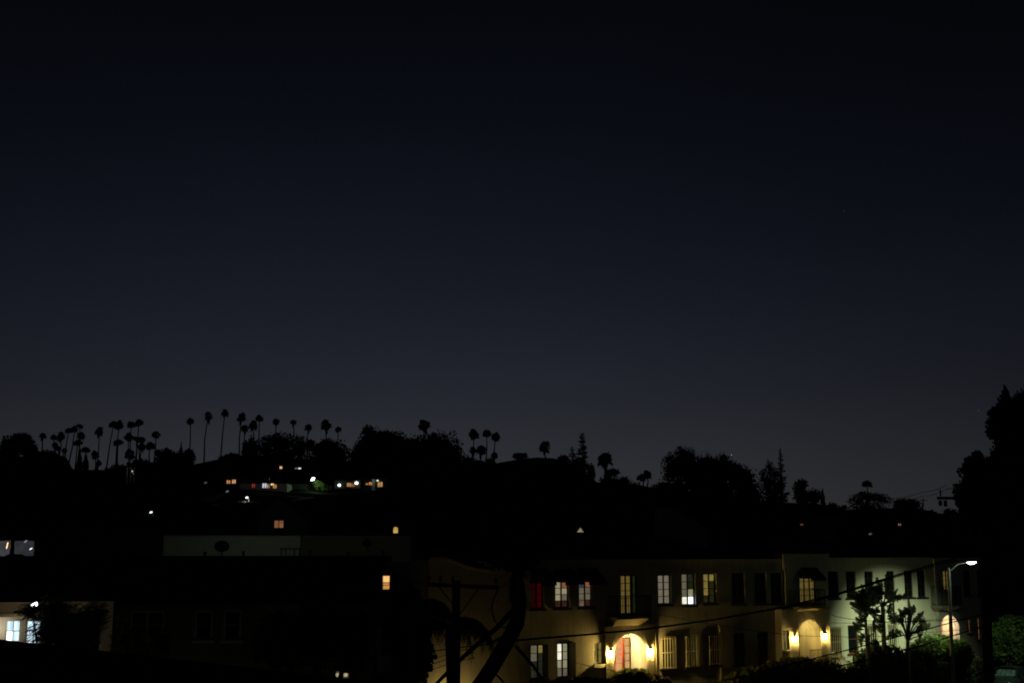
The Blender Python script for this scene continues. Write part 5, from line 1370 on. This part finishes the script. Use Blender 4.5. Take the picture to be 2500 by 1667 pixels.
# ------------------------------------------------------------------ parked cars
def loft(mb, secs):
    n = len(secs[0]); i0 = len(mb.v)
    for s in secs: mb.v += [tuple(p) for p in s]
    for k in range(len(secs)-1):
        for j in range(n-1): mb.f.append((i0+k*n+j, i0+(k+1)*n+j, i0+(k+1)*n+j+1, i0+k*n+j+1))
    return mb
def car(loc, rz, label, shade=True, paint=CARP):
    """front points to local -X; width along Y"""
    t = tag(empty('parked_car', loc, rz), label, 'car', 'cars parked along the street')
    # body: stations along x with half width and heights
    st = [(-2.25,.62,.30,.62),(-2.15,.78,.22,.72),(-1.7,.86,.20,.84),(-1.0,.90,.20,.93),(-.2,.91,.20,.97),(.9,.91,.20,.98),(1.7,.88,.22,.98),(2.1,.80,.26,.92),(2.25,.66,.34,.78)]
    def sec(x, w, zb, zt):
        return [(x,-w*.82,zb),(x,-w,zb+.12),(x,-w*1.0,(zb+zt)/2),(x,-w*.97,zt-.10),(x,-w*.85,zt),(x,0,zt+.035),(x,w*.85,zt),(x,w*.97,zt-.10),(x,w,(zb+zt)/2),(x,w,zb+.12),(x,w*.82,zb)]
    b = loft(MB(), [sec(*s) for s in st]); b.poly([p for p in sec(*st[0])]); b.poly([p for p in reversed(sec(*st[-1]))])
    b.build('body', paint, t, True)
    r = MB(); rf_ = [(-.35,.60,1.40),(.1,.64,1.45),(.8,.62,1.44),(1.15,.56,1.38)]
    loft(r, [[(x,-w,z-.05),(x,-w*.8,z),(x,0,z+.03),(x,w*.8,z),(x,w,z-.05)] for x,w,z in rf_]).build('roof', paint, t, True)
    wf_ = MB().quad((-1.12,-.76,.95),(-1.12,.76,.95),(-.34,.60,1.37),(-.34,-.60,1.37)).build('windshield', CARG, t)
    MB().quad((1.85,-.70,.97),(1.85,.70,.97),(1.14,.56,1.35),(1.14,-.56,1.35)).build('rear_window', CARG, t)
    for sg in (-1, 1):
        MB().poly([(-.95,sg*.845,.95),(.1,sg*.86,.96),(.1,sg*.66,1.37),(-.30,sg*.625,1.35)]).build('side_window', CARG, t)
        MB().poly([(.16,sg*.86,.96),(1.60,sg*.81,.96),(1.12,sg*.59,1.35),(.16,sg*.66,1.37)]).build('side_window', CARG, t)
        MB().tube([(-1.12,sg*.78,.93),(-.34,sg*.62,1.38)], .035, 5).build('pillar', paint, t); MB().tube([(1.86,sg*.72,.95),(1.13,sg*.58,1.36)], .04, 5).build('pillar', paint, t)
        MB().lathe([(0,-.06),(.10,-.03),(.12,.03),(0,.06)], 10, (-.75,sg*1.0,1.0)).build('mirror', paint, t)
        MB().quad((-2.22,sg*.72,.58),(-2.16,sg*.48,.56),(-2.12,sg*.48,.72),(-2.12,sg*.76,.74)).build('headlight', LAMPOFF, t)
        for x in (-1.45, 1.40):
            w_ = empty('wheel', (x, sg*.84, .32)); w_.parent = t; w_.rotation_euler = (math.pi/2, 0, 0)
            MB().lathe([(.20,-.10),(.30,-.10),(.32,-.06),(.32,.06),(.30,.10),(.20,.10)], 20).build('tyre', TYRE, w_)
            MB().lathe([(0,-.085*sg),(.20,-.095*sg)], 16).build('rim', RIMM, w_)
    MB().box(-2.28,-2.20,-.30,.30,.40,.52).build('number_plate', GREYF, t)
    if shade:
        sm_ = MB(); n = 9
        for k in range(n):
            f0, f1 = k/n, (k+1)/n; w0 = -.66+1.32*f0; w1 = -.66+1.32*f1; d = .22 if k % 2 else 0; d2 = 0 if k % 2 else .22
            sm_.quad((-.98+d,w0,.975),(-.98+d2,w1,.975),(-.40+d2,w1*.86,1.29),(-.40+d,w0*.86,1.29))
        sm_.build('sunshade', SHADE_S, t)
    return t
def car_at(px, py, depth, **kw):
    p = at(px, py, depth); return car((p.x, p.y, 0.005), ANG + math.radians(18), **kw)
cA = car_at(2464, 1640, 79.5, label='dark parked car with bright folded sunshade behind its windshield')
car_at(2415, 1655, 66, label='black parked car only its roof showing beside the wooden pole', shade=False)
# make the windshield of the first car clear enough to show the sunshade
gl = bpy.data.materials.new('clear_glass'); gl.use_nodes = True
bb_ = gl.node_tree.nodes['Principled BSDF']; bb_.inputs['Base Color'].default_value = (.02,.03,.03,1); bb_.inputs['Roughness'].default_value = .02
bb_.inputs['Alpha'].default_value = .22
for ch in cA.children:
    if ch.name.startswith('windshield'): ch.data.materials[0] = gl
# a second street lamp out of frame on the right lights the street tree and the car
p = at(2580, 1375, 74)
t = tag(empty('street_lamp', (p.x, p.y, 0)), 'second street lamp past the right edge lighting the car', 'street lamp')
MB().tube([(0,0,0),(0,0,p.z)], [.11,.08], 10).build('pole', GALV, t)
MB().tube([(0,0,p.z-.1),(-.6,-.4,p.z+.2),(-1.2,-.8,p.z+.15)], .03, 6).build('arm', GALV, t)
MB().prism([(-1.5,p.z+.1),(-1.1,p.z+.1),(-1.1,p.z+.2),(-1.4,p.z+.22)], -.95, -.7).build('head', GALV, t)
light('SPOT', 'lamp_beam', (-1.3,-.85,p.z-.05), 1150, (.66,1,.62), t, .12, (math.radians(66), .6), (-.9,7.0,.5))
